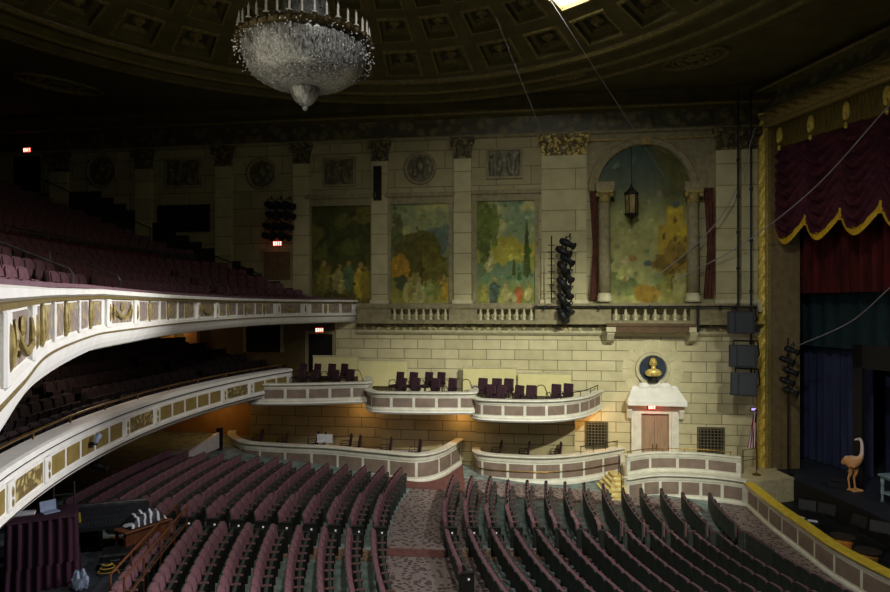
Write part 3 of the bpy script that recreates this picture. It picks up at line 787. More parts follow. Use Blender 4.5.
# niche
un, zn = wu(652.5), wz(652.5, 369); yn = w2(un)[1]; ro, ri = 17*yn/F, 13*yn/F
R = lambda p: (p[0], -p[2], p[1])
t = thing('round_niche', 'round stone framed niche holding the gilded bust over the door', 'niche', wl(un, 0, zn), WROT)
b = MB(); b.lathe([(ro, .0), (ro, .08), (ro*.97, .13), (ri*1.08, .13), (ri*1.0, .05), (ri*1.0, .012)], 40, M=R); b.build('niche_frame', M['stone'], t, smooth=False)
b = MB(); b.lathe([(ri*1.01, .02), (ri*.8, .012), (.001, .012)], 32, M=R); b.build('niche_back', mat('slate blue niche', rgb(46, 58, 72), .7, rgb(34, 44, 56), 3), t)
b = MB()
for i in range(16):     # radiating wedge stones
    a0, a1 = 2*pi*(i+.04)/16, 2*pi*(i+.96)/16
    if 3.9 < (a0+a1)/2 < 5.5: continue
    ra, rb_ = ro*1.02, ro*1.75
    b.add([(ra*cos(a0), -.018, ra*sin(a0)), (rb_*cos(a0), -.018, rb_*sin(a0)), (rb_*cos(a1), -.018, rb_*sin(a1)), (ra*cos(a1), -.018, ra*sin(a1)),
           (ra*cos(a0), 0, ra*sin(a0)), (rb_*cos(a0), 0, rb_*sin(a0)), (rb_*cos(a1), 0, rb_*sin(a1)), (ra*cos(a1), 0, ra*sin(a1))],
          [(3, 2, 1, 0), (0, 1, 5, 4), (1, 2, 6, 5), (2, 3, 7, 6), (3, 0, 4, 7)])
b.build('wedge_stones', mat('wall stone', STONE, .75, STONE2, 2), t)
# the bust: base, shoulders, neck, head with face, hair
zb0 = zn-ri*.92
t = thing('portrait_bust', 'gilded portrait bust in the round niche above the door', 'bust', wl(un, .2, zb0), WROT)
b = MB(); b.lathe([(.24, 0), (.24, .05), (.14, .1), (.12, .2), (.2, .24)], 16); b.build('socle', M['iron'], t, smooth=True)
def bustfn(p, th, ph):
    x, y, z = p; return (x*(1+.25*cos(th)**2*cos(ph)), y*.9, z)
b = MB(); b.ball((0, 0, .38), (.3, .17, .2), 16, 10, fn=bustfn)
b.tube([(0, 0, .48), (0, -.01, .6), (0, -.02, .7)], [.13, .1, .1], 12)
def headfn(p, th, ph):
    x, y, z = p; d = -sin(th)
    z0 = z-.84
    if d > .7 and abs(x) < .05: y -= .035*max(0, 1-abs(z0+.0)/.07)      # nose
    if d > .3: y += .012*max(0, 1-abs(z0-.05)/.035)                     # brow hollow
    if d > .5 and z0 < -.1: y -= .015                                   # chin
    return (x*(1-.12*max(0, -z0)/.17), y, z)
b.ball((0, -.02, .84), (.125, .155, .18), 24, 18, fn=headfn)
for s in (-1, 1): b.ball((s*.125, .0, .83), (.02, .035, .05), 8, 6)
b.ball((0, -.17, .765), (.045, .02, .012), 8, 4)
b.build('bust_figure', M['brightgold'], t, smooth=True)
b = MB(); b.ball((0, .04, .89), (.15, .15, .16), 14, 10)
for s in (-1, 1): b.ball((s*.12, .05, .8), (.05, .08, .11), 8, 6)
b.build('hair', M['gold'], t, smooth=True)
# other exits
EXIT(277.5, 243.5, 9, .1, 'red exit sign on balcony wall under the dark spotlight cluster')
EXIT(27, 150, 8, .3, 'red exit sign at the top back corner of the balcony')
EXIT(319.5, 330, 8, .1, 'red exit sign in the dark gap between balcony and loge boxes')
def dark_door(n, x0, y0, x1, y1, label, m, slit=False):
    u0, u1 = wu(x0), wu(x1); xm = (x0+x1)/2; z0, z1 = wz(xm, y1), wz(xm, y0); w, h = (u1-u0)/2, z1-z0
    d = bpy.data.objects.new('door_%d' % n, None); COL.objects.link(d); d.location = wl((u0+u1)/2, 0, z0); d.rotation_euler = (0, 0, WROT)
    d['kind'] = 'structure'; d['label'] = label
    for s in (0, 1):
        b = MB(); b.box(-w*(1-s)+.01*s, w*s-.01*(1-s), -.04, 0, 0, h); b.box((-w*(1-s))+.12, (w*s)-.12, -.06, -.04, .3, h-.3); b.build('leaf', m, d)
    b = MB(); b.box(-w-.16, -w, -.1, 0, 0, h+.16); b.box(w, w+.16, -.1, 0, 0, h+.16); b.box(-w, w, -.1, 0, h, h+.16); b.build('door_frame', M['stone_grey'], d)
dark_door(2, 264, 252, 291, 280, 'brown exit door at the foot of the balcony stairs', M['exit_door'])
dark_door(3, 14, 157, 42, 192, 'black doorway under the top exit sign', M['void'])
dark_door(4, 247, 325, 281, 352, 'dark doors behind the far end of the loge', M['void'])
dark_door(5, 309, 334, 333, 372, 'dark panel below the gap exit sign', M['void'])  # closed dark leaves, nothing open behind them
# ------------------------------------------------------------------ curves in plan
def catmull(P, n=16):
    P = [np.array(p, float) for p in P]; P = [2*P[0]-P[1]]+P+[2*P[-1]-P[-2]]; out = []
    for i in range(1, len(P)-2):
        for j in range(n):
            t = j/n; a, b, c, d = P[i-1], P[i], P[i+1], P[i+2]
            out.append(.5*((2*b)+(c-a)*t+(2*a-5*b+4*c-d)*t*t+(3*b-3*c+d-a)*t**3))
    out.append(P[-2]); return np.array(out)
class Curve:
    """plan curve; front normal lies to the right of the direction of travel"""
    def __init__(s, pts):
        s.p = np.array(pts, float); d = np.linalg.norm(np.diff(s.p, axis=0), axis=1); s.s = np.concatenate([[0], np.cumsum(d)]); s.L = s.s[-1]
        t = np.gradient(s.p, axis=0); t /= np.linalg.norm(t, axis=1)[:, None]; s.n = np.stack([t[:, 1], -t[:, 0]], 1)
    def at(s, q):
        q = min(max(q, 0), s.L)
        p = np.array([np.interp(q, s.s, s.p[:, i]) for i in (0, 1)]); n = np.array([np.interp(q, s.s, s.n[:, i]) for i in (0, 1)])
        return p, n/np.linalg.norm(n)
    def seg(s, a, b, step=.25):
        k = max(2, int((b-a)/step)+1)
        r = [s.at(q) for q in np.linspace(a, b, k)]
        return [x[0] for x in r], [x[1] for x in r]
    def px(s, px):      # arc length at which the curve is crossed by the pixel column
        k = CX+F*s.p[:, 0]/np.maximum(s.p[:, 1], .5)
        i = np.where((k[:-1]-px)*(k[1:]-px) <= 0)[0]
        i = i[-1]; f = (px-k[i])/(k[i+1]-k[i]+1e-9)
        return s.s[i]+f*(s.s[i+1]-s.s[i])
    def offset(s, d): return Curve(s.p+s.n*d)
def wclamp(p):
    lim = wallY(p[0])-.04
    return (p[0], min(p[1], lim), p[2])

# ------------------------------------------------------------------ balcony
BC = Curve(catmull([(-1.7,1.9),(-2.35,3.1),(-3.25,4.8),(-4.6,7.4),(-5.77,10.6),(-6.4,13.4),(-6.95,16.2),(-7.37,19.8),(-7.35,23.8),(-6.6,27.4),(-4.25,30.5)]))
def zmod(p):
    f = min(1.4, max(0, (10.6-p[1])/5.8)); z = p[2]
    return (p[0], p[1], z-.13*f-.16*f*min(1, max(0, (7.56-z)/.45)))
def zdrop(y): return .13*min(1.4, max(0, (10.6-y)/5.8))
def bclamp(p): return wclamp(zmod(p))
bal = thing('balcony', 'upper balcony with curved ivory and gold front and rising seat tiers', 'balcony')
P_, N_ = BC.seg(0, BC.L)
b = MB()
b.sweep(P_, N_, [(-.5, 7.62), (-.5, 8.27), (-.46, 8.28), (.1, 8.28), (.13, 8.26), (.13, 8.2), (.05, 8.17), (.03, 8.14), (.03, 7.66), (.07, 7.63), (.07, 7.56), (.02, 7.52), (.0, 7.44), (-.03, 7.36), (-.09, 7.27), (-.25, 7.22), (-.6, 7.22)], clamp=bclamp, caps=True)
b.build('fascia', M['white'], bal, smooth=False)
b = MB(); b.sweep(P_, N_, [(.05, 8.175), (.1, 8.165), (.1, 8.125), (.03, 8.115)], clamp=bclamp); b.sweep(P_, N_, [(.068, 7.56), (.075, 7.545), (.07, 7.53), (.02, 7.52)], clamp=bclamp)
b.build('gilt_moulding', M['gilt_line'], bal)
b = MB(); b.sweep(P_, N_, [(-.42, 8.3), (-.42, 8.36), (-.2, 8.36), (-.2, 8.3)], clamp=bclamp); b.build('ledge_pad', mat('mauve ledge pad', rgb(112, 84, 92), .9), bal)
def on_curve(c, q, off, z):
    p, n = c.at(q); return (p[0]+n[0]*off, p[1]+n[1]*off, z), atan2(n[1], n[0])+pi/2      # local -y faces front
s0 = BC.px(12.5)
def strip(c, a, b_, off, z0, z1, name, m, parent, step=.12, th=.02, cl=None):
    P1, N1 = c.seg(a, b_, step); mb = MB()
    mb.sweep(P1, N1, [(off-th, z0), (off, z0), (off, z1), (off-th, z1)], closed_prof=True, caps=True, clamp=cl)
    return mb.build(name, m, parent)
oval = MB(); oval.ball((0, 0, 0), (.1, .035, .24), 14, 10); oval.ball((0, -.02, 0), (.06, .035, .16), 10, 8)
ovals = None
z0p, z1p = 7.69, 8.09
for k in range(-1, 5):
    c0 = s0+7.75*k
    if c0+.7 < BC.L-.3 and c0-.7 > 0:
        pn = strip(BC, c0-.66, c0+.66, .045, z0p, z1p, 'swag_panel', M['orn_panel'], bal, cl=zmod)
        loc, rz = on_curve(BC, c0, .05, 0); loc = (loc[0], loc[1], -zdrop(loc[1]))
        mb = MB()
        for s in (-1, 1):
            mb.tube([(s*.56, -.02, 8.03), (s*.5, -.03, 7.94), (s*.3, -.05, 7.82), (0, -.04, 7.77)], [.012, .02, .026, .03], 8)
            mb.tube([(s*.56, -.02, 8.03), (s*.58, -.03, 7.9), (s*.56, -.02, 7.74)], [.015, .025, .01], 6)
        mb.ball((0, -.015, 7.98), (.1, .025, .08), 8, 6)
        mb.build('swag', M['gilt'], pn, loc=loc, rz=rz)
    for s in (-1, 1):
        q = c0+s*.92
        if 0 < q < BC.L-.3:
            loc, rz = on_curve(BC, q, .03, 0); loc = (loc[0], loc[1], -zdrop(loc[1])); mb = MB(); mb.bbox(-.13, .13, -.06, .03, 7.62, 8.12, .02)
            pil = mb.build('pilaster', M['white'], bal, loc=loc, rz=rz)
            mb = MB(); mb.ball((0, -.06, 7.88), (.05, .03, .16), 8, 6); mb.build('pilaster_boss', M['gilt'], pil)
    for j in range(3):
        cc = c0+2.12+1.755*j
        for s in (-1, 1):
            a, e = cc+s*.5-.3, cc+s*.5+.3
            if a > 0 and e < BC.L-.2: strip(BC, a, e, .045, z0p, z1p, 'scroll_panel', M['orn_panel'], bal, cl=zmod)
        if 0 < cc < BC.L-.2:
            loc, rz = on_curve(BC, cc, .05, 7.89); loc = (loc[0], loc[1], 7.89-zdrop(loc[1]))
            if ovals is None: ovals = oval.build('oval_boss', M['gilt'], bal, loc=loc, rz=rz, smooth=True)
            else:
                o = ovals.copy(); COL.objects.link(o); o.location = loc; o.rotation_euler = (0, 0, rz)
        if j < 2:
            q = cc+.88
            if 0 < q < BC.L-.2:
                loc, rz = on_curve(BC, q, .03, 0); loc = (loc[0], loc[1], -zdrop(loc[1])); mb = MB(); mb.bbox(-.04, .04, -.045, .03, 7.64, 8.12, .012); mb.build('mullion', M['white'], bal, loc=loc, rz=rz)
# tiers and soffit
NT = 20; TD, TZ, T0, Z0 = .85, .33, .5, 7.55
def tier_d(i): return -(T0+TD*i)
b = MB()
for i in range(NT):
    d, z = tier_d(i), Z0+TZ*i
    b.sweep(P_, N_, [(d, z-TZ if i else z-.3), (d, z), (d-TD, z)], clamp=wclamp)
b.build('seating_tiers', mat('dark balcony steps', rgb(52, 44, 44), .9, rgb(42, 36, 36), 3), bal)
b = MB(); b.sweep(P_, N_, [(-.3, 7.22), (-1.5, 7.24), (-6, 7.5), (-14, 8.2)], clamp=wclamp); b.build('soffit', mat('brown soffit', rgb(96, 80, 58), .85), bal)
# cross aisle barrier and rail
C6 = BC.offset(tier_d(7)+.1)
zt = Z0+TZ*6
a, e = C6.px(6), C6.px(160)
P1, N1 = C6.seg(a, e)
t = thing('aisle_barrier', 'long steel rail on low red barrier across the middle of the balcony', 'rail')
b = MB(); b.sweep(P1, N1, [(-.04, zt+.05), (.04, zt+.05), (.04, zt+.78), (-.04, zt+.78)], closed_prof=True, caps=True); b.build('barrier_panel', mat('dark red barrier', rgb(92, 30, 34), .8), t)
b = MB(); b.tube([(p[0], p[1], zt+.98) for p in P1], .035, 6)
for q in np.linspace(a, e, 9):
    p, n = C6.at(q); b.tube([(p[0], p[1], zt+.7), (p[0], p[1], zt+.98)], .02, 5)
b.build('handrail', M['steel'], t)
# short stair rails in the front block
def stair_rail(q, i0, i1, label):
    p, n = BC.at(q)
    def at(d, z): return (p[0]+n[0]*d, p[1]+n[1]*d, z)
    t = thing('stair_rail', label, 'handrail', at(tier_d(i0), Z0+TZ*i0), 0, 'short steel stair rails on the balcony')
    L0 = np.array(at(tier_d(i0), Z0+TZ*i0))
    rel = lambda d, z: tuple(np.array(at(d, z))-L0)
    dA, dB = tier_d(i0)-.05, tier_d(i1)-.05; zA, zB = Z0+TZ*i0, Z0+TZ*i1
    b = MB(); b.tube([rel(dA, zA), rel(dA, zA+.8), rel(dA-.06, zA+.9), rel(dB+.06, zB+.9), rel(dB, zB+.84), rel(dB, zB)], .022, 6)
    b.build('rail_tube', M['steel'], t)
    b = MB()
    for d, z in ((dA, zA), (dB, zB)): b.lathe([(.07, 0), (.07, .02), (.03, .04)], 8, c=rel(d, z))
    b.build('rail_foot', M['iron'], t)
for px, lb in ((34, 'nearest steel stair rail in the front rows of the balcony'), (80, 'second steel stair rail from the left in the balcony front rows'), (144, 'third steel stair rail from the left in the balcony front rows'),
               (177, 'fourth steel stair rail from the left in the balcony front rows'), (262, 'farthest steel stair rail near the end of the balcony front')):
    stair_rail(BC.px(px), 1, 3, lb)
# handrail down the side wall
off = .25
b = MB(); path = [wl(wu(px, off), off, wz(px, py, off)) for px, py in ((44, 180), (100, 206), (150, 228), (200, 250), (240, 266), (262, 275))]
b.tube(path, .03, 6)
for p in path: b.tube([p, (p[0], p[1], p[2]-.75)], .02, 5)
tag(b.build('wall_stair_rail', M['iron']), 'long dark handrail stepping down along the side wall of the balcony', 'handrail')

# ------------------------------------------------------------------ theatre seats
def seat_parts(root, w, back, shell, arm, detail=True):
    """seat facing +X, origin on the floor under the pivot"""
    h = w/2-.012
    b = MB()   # back cushion, rounded top corners
    n = 8; prof = [(-h, .42)]+[(-h+.1*(1-cos(a)), .78+.12*sin(a)) for a in np.linspace(0, pi/2, 4)]+[(h-.1*(1-cos(a)), .78+.12*sin(a)) for a in np.linspace(pi/2, 0, 4)]+[(h, .42)]
    b.prism(prof, -.07, .0, M=lambda p: (p[2]-.16*(p[1]-.42)-.12, p[0], p[1]))
    b.prism([(x*.86, .46+(z-.42)*.86) for x, z in prof], 0, .035, M=lambda p: (p[2]-.16*(p[1]-.42)-.12, p[0], p[1]))
    b.build('backrest', back, root)
    b = MB()
    b.prism([(x*1.0, z if z > .5 else .3) for x, z in prof], -.075, -.1, M=lambda p: (p[2]-.16*(p[1]-.42)-.12, p[0], p[1])); b.build('back_shell', shell, root)
    b = MB(); b.bbox(-h, h, 0, .42, -.04, .04, .03, M=lambda p: (-.02-p[2]*1+.1*p[1], p[0], .40+p[1]*.6))      # seat tipped up
    b.build('seat', shell if detail else back, root)
    if arm:
        b = MB(); b.bbox(-.1, .13, -.035, .035, .60, .65, .015, M=lambda p: (p[0], p[1]-w/2, p[2])); b.build('armrest', arm, root)
        b = MB(); b.bbox(-.1, .1, -.02, .02, 0, .6, .01, M=lambda p: (p[0], p[1]-w/2, p[2])); b.build('standard', M['seat_end'], root)
def stuff_seat(b, w, M_):
    h = w/2-.012
    b.bbox(-.215, -.12, -h, h, .4, .9, .05, 0, M=M_); b.box(-.24, -.2, -h, h, .3, .88, 1, M=M_); b.box(-.06, .03, -h, h, .38, .66, 1, M=M_); b.box(-.1, .13, -h-.035, -h+.035, .6, .65, 2, M=M_); b.box(-.1, .1, -h-.02, -h+.02, 0, .6, 1, M=M_)
def mk(P, rz):
    c, s = cos(rz), sin(rz)
    return lambda p: (P[0]+c*p[0]-s*p[1], P[1]+s*p[0]+c*p[1], P[2]+p[2])

# main floor: rows are arcs about CROW; aisle line Ya(X)
def Ya(x): return float(np.interp(x, [-7.4, -1.85, 2.94, 6.4, 9.7], [18.4, 18.8, 19.8, 20.2, 20.9]))
def row_start(px):
    Y = 19.
    for _ in range(20): Y = Ya((px-CX)/F*Y)
    return (px-CX)/F*Y, Y
SW = .5
rows = []
left_px = [382, 359, 335.7, 311.6, 287, 263.4, 239, 215, 189.4, 165, 141, 117, 94, 71]
right_px = [452, 474, 496, 518, 540, 562, 584, 606, 628, 650, 670, 692, 713.5, 742]
all_seats = []
def arc_seats(px, blk, ri):
    X, Y = row_start(px); R = math.hypot(X-CROW[0], Y-CROW[1]); ph = atan2(Y-CROW[1], X-CROW[0])
    if ph < 0: ph += 2*pi
    out = []
    lim = 24.7 if blk == 'L' else 24.4
    if blk == 'L' and ri >= 7: lim = 24.9
    i = 0
    while True:      # far side of the aisle (Y grows, angle falls)
        a = ph-(.28+i*SW)/R; P = (CROW[0]+R*cos(a), CROW[1]+R*sin(a))
        if P[1] > lim: break
        out.append((P, a, i, 'far')); i += 1
    nfar = i
    i = 0
    while True:
        a = ph+(1.0+i*SW)/R; P = (CROW[0]+R*cos(a), CROW[1]+R*sin(a))
        z = fz(*P); py = HY+(EYE-z-.9)/P[1]*F; pxx = CX+P[0]/P[1]*F
        if py > 612 or P[1] < 9 or pxx > 905 or (blk == 'R' and ri == 0 and i >= 5): break
        if blk == 'L' and pxx < 118+max(0, (600-py))*.45: break
        out.append((P, a, i, 'near')); i += 1
    return [(P, a, i, side, blk, ri, (nfar if side == 'far' else 0)) for P, a, i, side in out]
for ri, px in enumerate(left_px): all_seats += arc_seats(px, 'L', ri)
for ri, px in enumerate(right_px): all_seats += arc_seats(px, 'R', ri)
def seat_xform(s):
    P, a = s[0], s[1]; return (P[0], P[1], fz(*P)), a-pi
def seat_label(s):
    P, a, i, side, blk, ri, nf = s
    blkn = 'rear' if blk == 'L' else 'stage-side'
    sd = 'wall side' if side == 'far' else 'camera side'
    frm = 'from the wide cross aisle'
    return 'mauve folding seat, %s from centre aisle, %s row %s, %s block, %s' % (ordn(i), ordn(ri), 'behind cross aisle' if blk == 'L' else 'past cross aisle', blkn, sd)
all_seats.sort(key=lambda s: math.hypot(s[0][0], s[0][1]))
print('orchestra seats', len(all_seats))
GRP = 'mauve folding seats on the main floor'
protoS = {}
def make_proto(end):
    r = thing('theatre_chair', 'x', 'seat', (0, 0, 0), 0, GRP)
    seat_parts(r, SW, M['seat_cloth'], M['seat_shell'], M['seat_wood'])
    if end:
        sg = end
        b = MB(); b.bbox(-.24, .15, -.03, .03, 0, .62, .02, M=lambda p: (p[0], p[1]+sg*(SW/2+.05), p[2])); b.bbox(-.2, .15, -.045, .045, .6, .66, .015, M=lambda p: (p[0], p[1]+sg*(SW/2+.05), p[2]))
        e = b.build('end_panel', M['seat_end'], r)
        b = MB(); b.bbox(-.02, .03, -.01, .012, .46, .51, .004, M=lambda p: (p[0], p[1]+sg*(SW/2+.085), p[2])); b.build('aisle_light', M['aisle_light'], e)
    return r
near300, rest = all_seats[:300], all_seats[300:]
for s in near300:
    loc, rz = seat_xform(s)
    # seat faces the centre: its local +Y points to the camera side of the row for angle a-pi
    end = 0
    if s[2] == 0: end = 1 if s[3] == 'far' else -1
    # direction of growing angle (towards the camera) in seat space
    gx, gy = -sin(s[1]), cos(s[1]); ly = -sin(rz)*gx+cos(rz)*gy
    if end: end = end*(1 if ly > 0 else -1)
    if s[4] == 'R' and s[5] == 0 and s[3] == 'near' and s[2] == 4: end = (1 if ly > 0 else -1)
    if end not in protoS:
        r = make_proto(end); protoS[end] = (r, tree_of(r)); r.location = loc; r.rotation_euler = (0, 0, rz); r['label'] = seat_label(s)
    else:
        r, tr = protoS[end]; copy_tree(r, tr, loc, rz, seat_label(s), GRP)
if rest:
    b = MB()
    for s in rest:
        loc, rz = seat_xform(s); stuff_seat(b, SW, mk(loc, rz))
    o = b.build('distant_seating', [M['seat_cloth'], M['seat_shell'], M['seat_wood']]); tag(o, 'mauve folding seats farthest from the camera, beside the lower boxes', 'seating', kind='stuff')

# balcony seats
bs = []
for i in range(NT):
    if i in (6,): continue
    c = BC.offset(tier_d(i)-.55); z = Z0+TZ*i; q = .3
    while q < c.L-.2:
        p, n = c.at(q); q += .54
        if p[1] > wallY(p[0])-.4: continue
        px = CX+F*p[0]/max(p[1], .1)
        if p[1] < 2.5 or px < -22 or px > 345: continue
        bs.append((p, n, i, z, px))
# leave stair gaps
gaps = [34, 80, 144, 177, 262]
gq = [BC.at(BC.px(g))[0] for g in gaps]; gn = [BC.at(BC.px(g))[1] for g in gaps]
def ingap(p):
    for a, n in zip(gq, gn):
        t = np.array((-n[1], n[0])); v = np.array(p)-a
        if abs(v@t) < .38 and v@n > -3.9: return True
    return False
bs = [s for s in bs if not ingap(s[0])]
bs.sort(key=lambda s: math.hypot(*s[0])+(.0 if s[2] < 6 else 6))
print('balcony seats', len(bs))
rowcount = {}
NB = 190
first = bs[:NB]
order = {}
for s in sorted(first, key=lambda s: s[4]):
    order[id(s)] = rowcount.get(s[2], 0); rowcount[s[2]] = rowcount.get(s[2], 0)+1
pr = None; GB = 'plum seats in the upper balcony'
for s in first:
    p, n, i, z, px = s; loc = (p[0], p[1], z); rz = atan2(n[1], n[0])
    lb = 'plum balcony seat, %s from left, %s row above the balcony front' % (ordn(order[id(s)]), ordn(i))
    if pr is None:
        r = thing('balcony_chair', lb, 'seat', loc, rz, GB); seat_parts(r, .52, M['balcony_cloth'], M['seat_shell'], M['seat_wood'], False); pr = (r, tree_of(r))
    else: copy_tree(pr[0], pr[1], loc, rz, lb, GB)
b = MB()
for s in bs[NB:]:
    p, n, i, z, px = s; stuff_seat(b, .52, mk((p[0], p[1], z), atan2(n[1], n[0])))
tag(b.build('upper_balcony_seating', [M['upper_seat'], M['seat_shell'], M['seat_wood']]), 'dim rows of seats rising to the back of the upper balcony', 'seating', kind='stuff')

# ------------------------------------------------------------------ loge (lower balcony)
a0, a1 = radians(122), radians(222)
LC = Curve([(CLOG[0]+RLOG*cos(a), CLOG[1]+RLOG*sin(a)) for a in np.linspace(a1, a0, 160)])
lg = thing('loge', 'lower loge balcony with ivory front of gold panels and dark seats', 'balcony')
sE = LC.px(292)
P_, N_ = LC.seg(0, sE)
b = MB(); b.sweep(P_, N_, [(-.55, 4.3), (-.55, 5.17), (-.5, 5.2), (-.06, 5.2), (.02, 5.18), (.04, 5.08), (0, 5.03), (0, 4.95), (.03, 4.93), (.03, 4.42), (.07, 4.4), (.07, 4.32), (.0, 4.26), (-.02, 4.2), (-.15, 4.12), (-.6, 4.1)], clamp=wclamp, caps=True)
b.build('fascia', M['white'], lg)
b = MB(); b.sweep(P_, N_, [(.04, 5.08), (.05, 5.06), (.0, 5.03)], clamp=wclamp); b.sweep(P_, N_, [(.07, 4.32), (.075, 4.29), (.0, 4.26)], clamp=wclamp); b.build('groove_shade', M['iron'], lg)  # dark strips imitating shade in the fascia grooves
b = MB(); b.tube([(p[0]-n[0]*.42, p[1]-n[1]*.42, 5.36) for p, n in zip(P_, N_)], .028, 6)
for q in np.arange(.5, sE, 1.9):
    p, n = LC.at(q); b.tube([(p[0]-n[0]*.42, p[1]-n[1]*.42, 5.18), (p[0]-n[0]*.42, p[1]-n[1]*.42, 5.36)], .022, 5)
b.build('brass_rail', M['brass'], lg)
z0p, z1p = 4.48, 4.88
q36, q125, q156, q224, q250 = (LC.px(v) for v in (36, 125, 156, 224, 250))
per = ((q224-q125)+(q250-q156))/2; wide = ((q156-q125)+(q250-q224))/2
base_q = q125
for k in range(-3, 4):
    qa = base_q+per*k        # pilaster, ornate panel, pilaster, five plain panels
    for q in (qa, qa+wide):
        if .2 < q < sE-.2:
            loc, rz = on_curve(LC, q, .03, 0); mb = MB(); mb.bbox(-.16, .16, -.05, .02, 4.42, 4.94, .02); pil = mb.build('pilaster', M['white'], lg, loc=loc, rz=rz)
            mb = MB(); mb.ball((0, -.05, 4.75), (.05, .03, .1), 8, 6); mb.ball((0, -.05, 4.56), (.04, .03, .08), 8, 6); mb.build('pilaster_boss', M['gilt'], pil)
    if qa+.2 > 0 and qa+wide-.2 < sE-.2: strip(LC, qa+.24, qa+wide-.24, .045, z0p, z1p, 'ornate_panel', M['orn_gold'], lg)
    A, B = qa+wide+.2, qa+per-.2; w = (B-A)/5
    for j in range(5):
        e0, e1 = A+w*j+.07, A+w*(j+1)-.07
        if e0 > 0 and e1 < sE-.2: strip(LC, e0, e1, .045, z0p, z1p, 'plain_panel', M['gold_panel'], lg)
b = MB(); NL = 8
def log_d(i): return -(.55+.85*i)
for i in range(NL):
    z = 4.3+.27*i
    b.sweep(P_, N_, [(log_d(i), z-.27 if i else z-.2), (log_d(i), z), (log_d(i+1), z)], clamp=wclamp)
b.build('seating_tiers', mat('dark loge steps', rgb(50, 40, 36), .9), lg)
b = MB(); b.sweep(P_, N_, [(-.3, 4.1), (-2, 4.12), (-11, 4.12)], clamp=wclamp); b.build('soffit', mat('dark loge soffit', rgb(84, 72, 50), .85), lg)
ls = []
for i in range(NL):
    c = LC.offset(log_d(i)-.5); z = 4.3+.27*i; q = .2
    while q < c.L-.2:
        p, n = c.at(q); q += .54
        px = CX+F*p[0]/max(p[1], .1)
        if p[1] > wallY(p[0])-.9-.12*i or p[1] < 5 or px < -25 or px > 300 or p[0] < -18.6: continue
        if int(q/.54) % 13 == 0: continue
        ls.append((p, n, i, z, px))
ls.sort(key=lambda s: math.hypot(*s[0])+s[2]*.6); NLI = 150
print('loge seats', len(ls))
rowcount = {}; order = {}
for s in sorted(ls[:NLI], key=lambda s: s[4]): order[id(s)] = rowcount.get(s[2], 0); rowcount[s[2]] = rowcount.get(s[2], 0)+1
pr = None
for s in ls[:NLI]:
    p, n, i, z, px = s; loc = (p[0], p[1], z); rz = atan2(n[1], n[0])
    lb = 'dark loge seat, %s from left, %s row behind the loge rail' % (ordn(order[id(s)]), ordn(i))
    if pr is None:
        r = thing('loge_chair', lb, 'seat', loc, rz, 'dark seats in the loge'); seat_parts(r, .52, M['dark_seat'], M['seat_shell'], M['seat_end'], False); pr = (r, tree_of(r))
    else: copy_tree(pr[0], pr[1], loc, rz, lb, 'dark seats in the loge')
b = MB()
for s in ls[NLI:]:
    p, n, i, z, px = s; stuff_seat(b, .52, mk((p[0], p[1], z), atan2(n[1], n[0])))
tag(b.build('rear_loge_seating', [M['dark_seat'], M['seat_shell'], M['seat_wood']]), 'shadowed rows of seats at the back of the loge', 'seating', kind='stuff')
# white spotlight clamped on the loge front
q = LC.px(87); loc, rz = on_curve(LC, q, .1, 4.78)
t = thing('clamp_spotlight', 'small white spotlight clamped to the loge front panels', 'light', loc, rz)
b = MB(); b.lathe([(.001, 0), (.05, .01), (.06, .06), (.06, .2), (.085, .24), (.08, .24)], 14, M=lambda p: (p[2]*.7-.08, -p[0]*1-.12, p[1]+p[2]*.45-.02)); b.build('lamp_body', M['bluewhite'], t, smooth=True)
b = MB(); b.tube([(0, -.02, -.08), (0, -.12, -.1), (-.02, -.12, .0)], .02, 6); b.bbox(-.06, .06, -.04, .05, -.16, -.04, .02); b.build('clamp', M['iron'], t)
b = MB(); b.tube([(.1, -.12, .08), (.3, -.12, .12)], .018, 6); b.build('lamp_arm', M['iron'], t)
# ------------------------------------------------------------------ parapets: boxes, platform fences, pit rail
def parapet(t, C, z0, z1, npan, cap=(.14, .1), capmat=None, pan=None, foot=True, q0=.12, q1=None, cl=None, rail=False):
    P1, N1 = C.seg(0, C.L, .15); H = z1-z0
    b = MB(); b.sweep(P1, N1, [(-.12, z0), (.0, z0), (.0, z1), (-.12, z1)], closed_prof=True, caps=True, clamp=cl)
    if foot: b.sweep(P1, N1, [(0, z0+.02), (.06, z0+.02), (.06, z0+.12*H), (.03, z0+.16*H), (0, z0+.17*H)], caps=True, clamp=cl)
    b.sweep(P1, N1, [(0, z1-.22*H), (.03, z1-.2*H), (.05, z1-.1*H), (0, z1-.1*H)], clamp=cl)
    b.build('parapet', M['white2'], t)
    b = MB(); b.sweep(P1, N1, [(-.12-cap[1], z1-.03), (cap[0], z1-.03), (cap[0]+.01, z1), (cap[0], z1+.04), (-.12-cap[1], z1+.04)], closed_prof=True, caps=True, clamp=cl)
    b.build('ledge', capmat or M['white2'], t)
    q1 = q1 or C.L-.12; w = (q1-q0)/npan
    for i in range(npan):
        strip(C, q0+w*i+.06, q0+w*(i+1)-.06, .012, z0+.25*H, z1-.27*H, 'panel', pan or M['mauve_panel'], t, .1)
def floor_poly(C, z0, z1, name, m, t, back):
    P1, N1 = C.seg(0, C.L, .3)
    b = MB(); b.prism([tuple(p-n*.02) for p, n in zip(P1, N1)]+back, z0, z1)
    return b.build(name, m, t)
def wall_path(L, n=8): return Curve(catmull([w2(wu(px, off), off) for px, off in L], n))
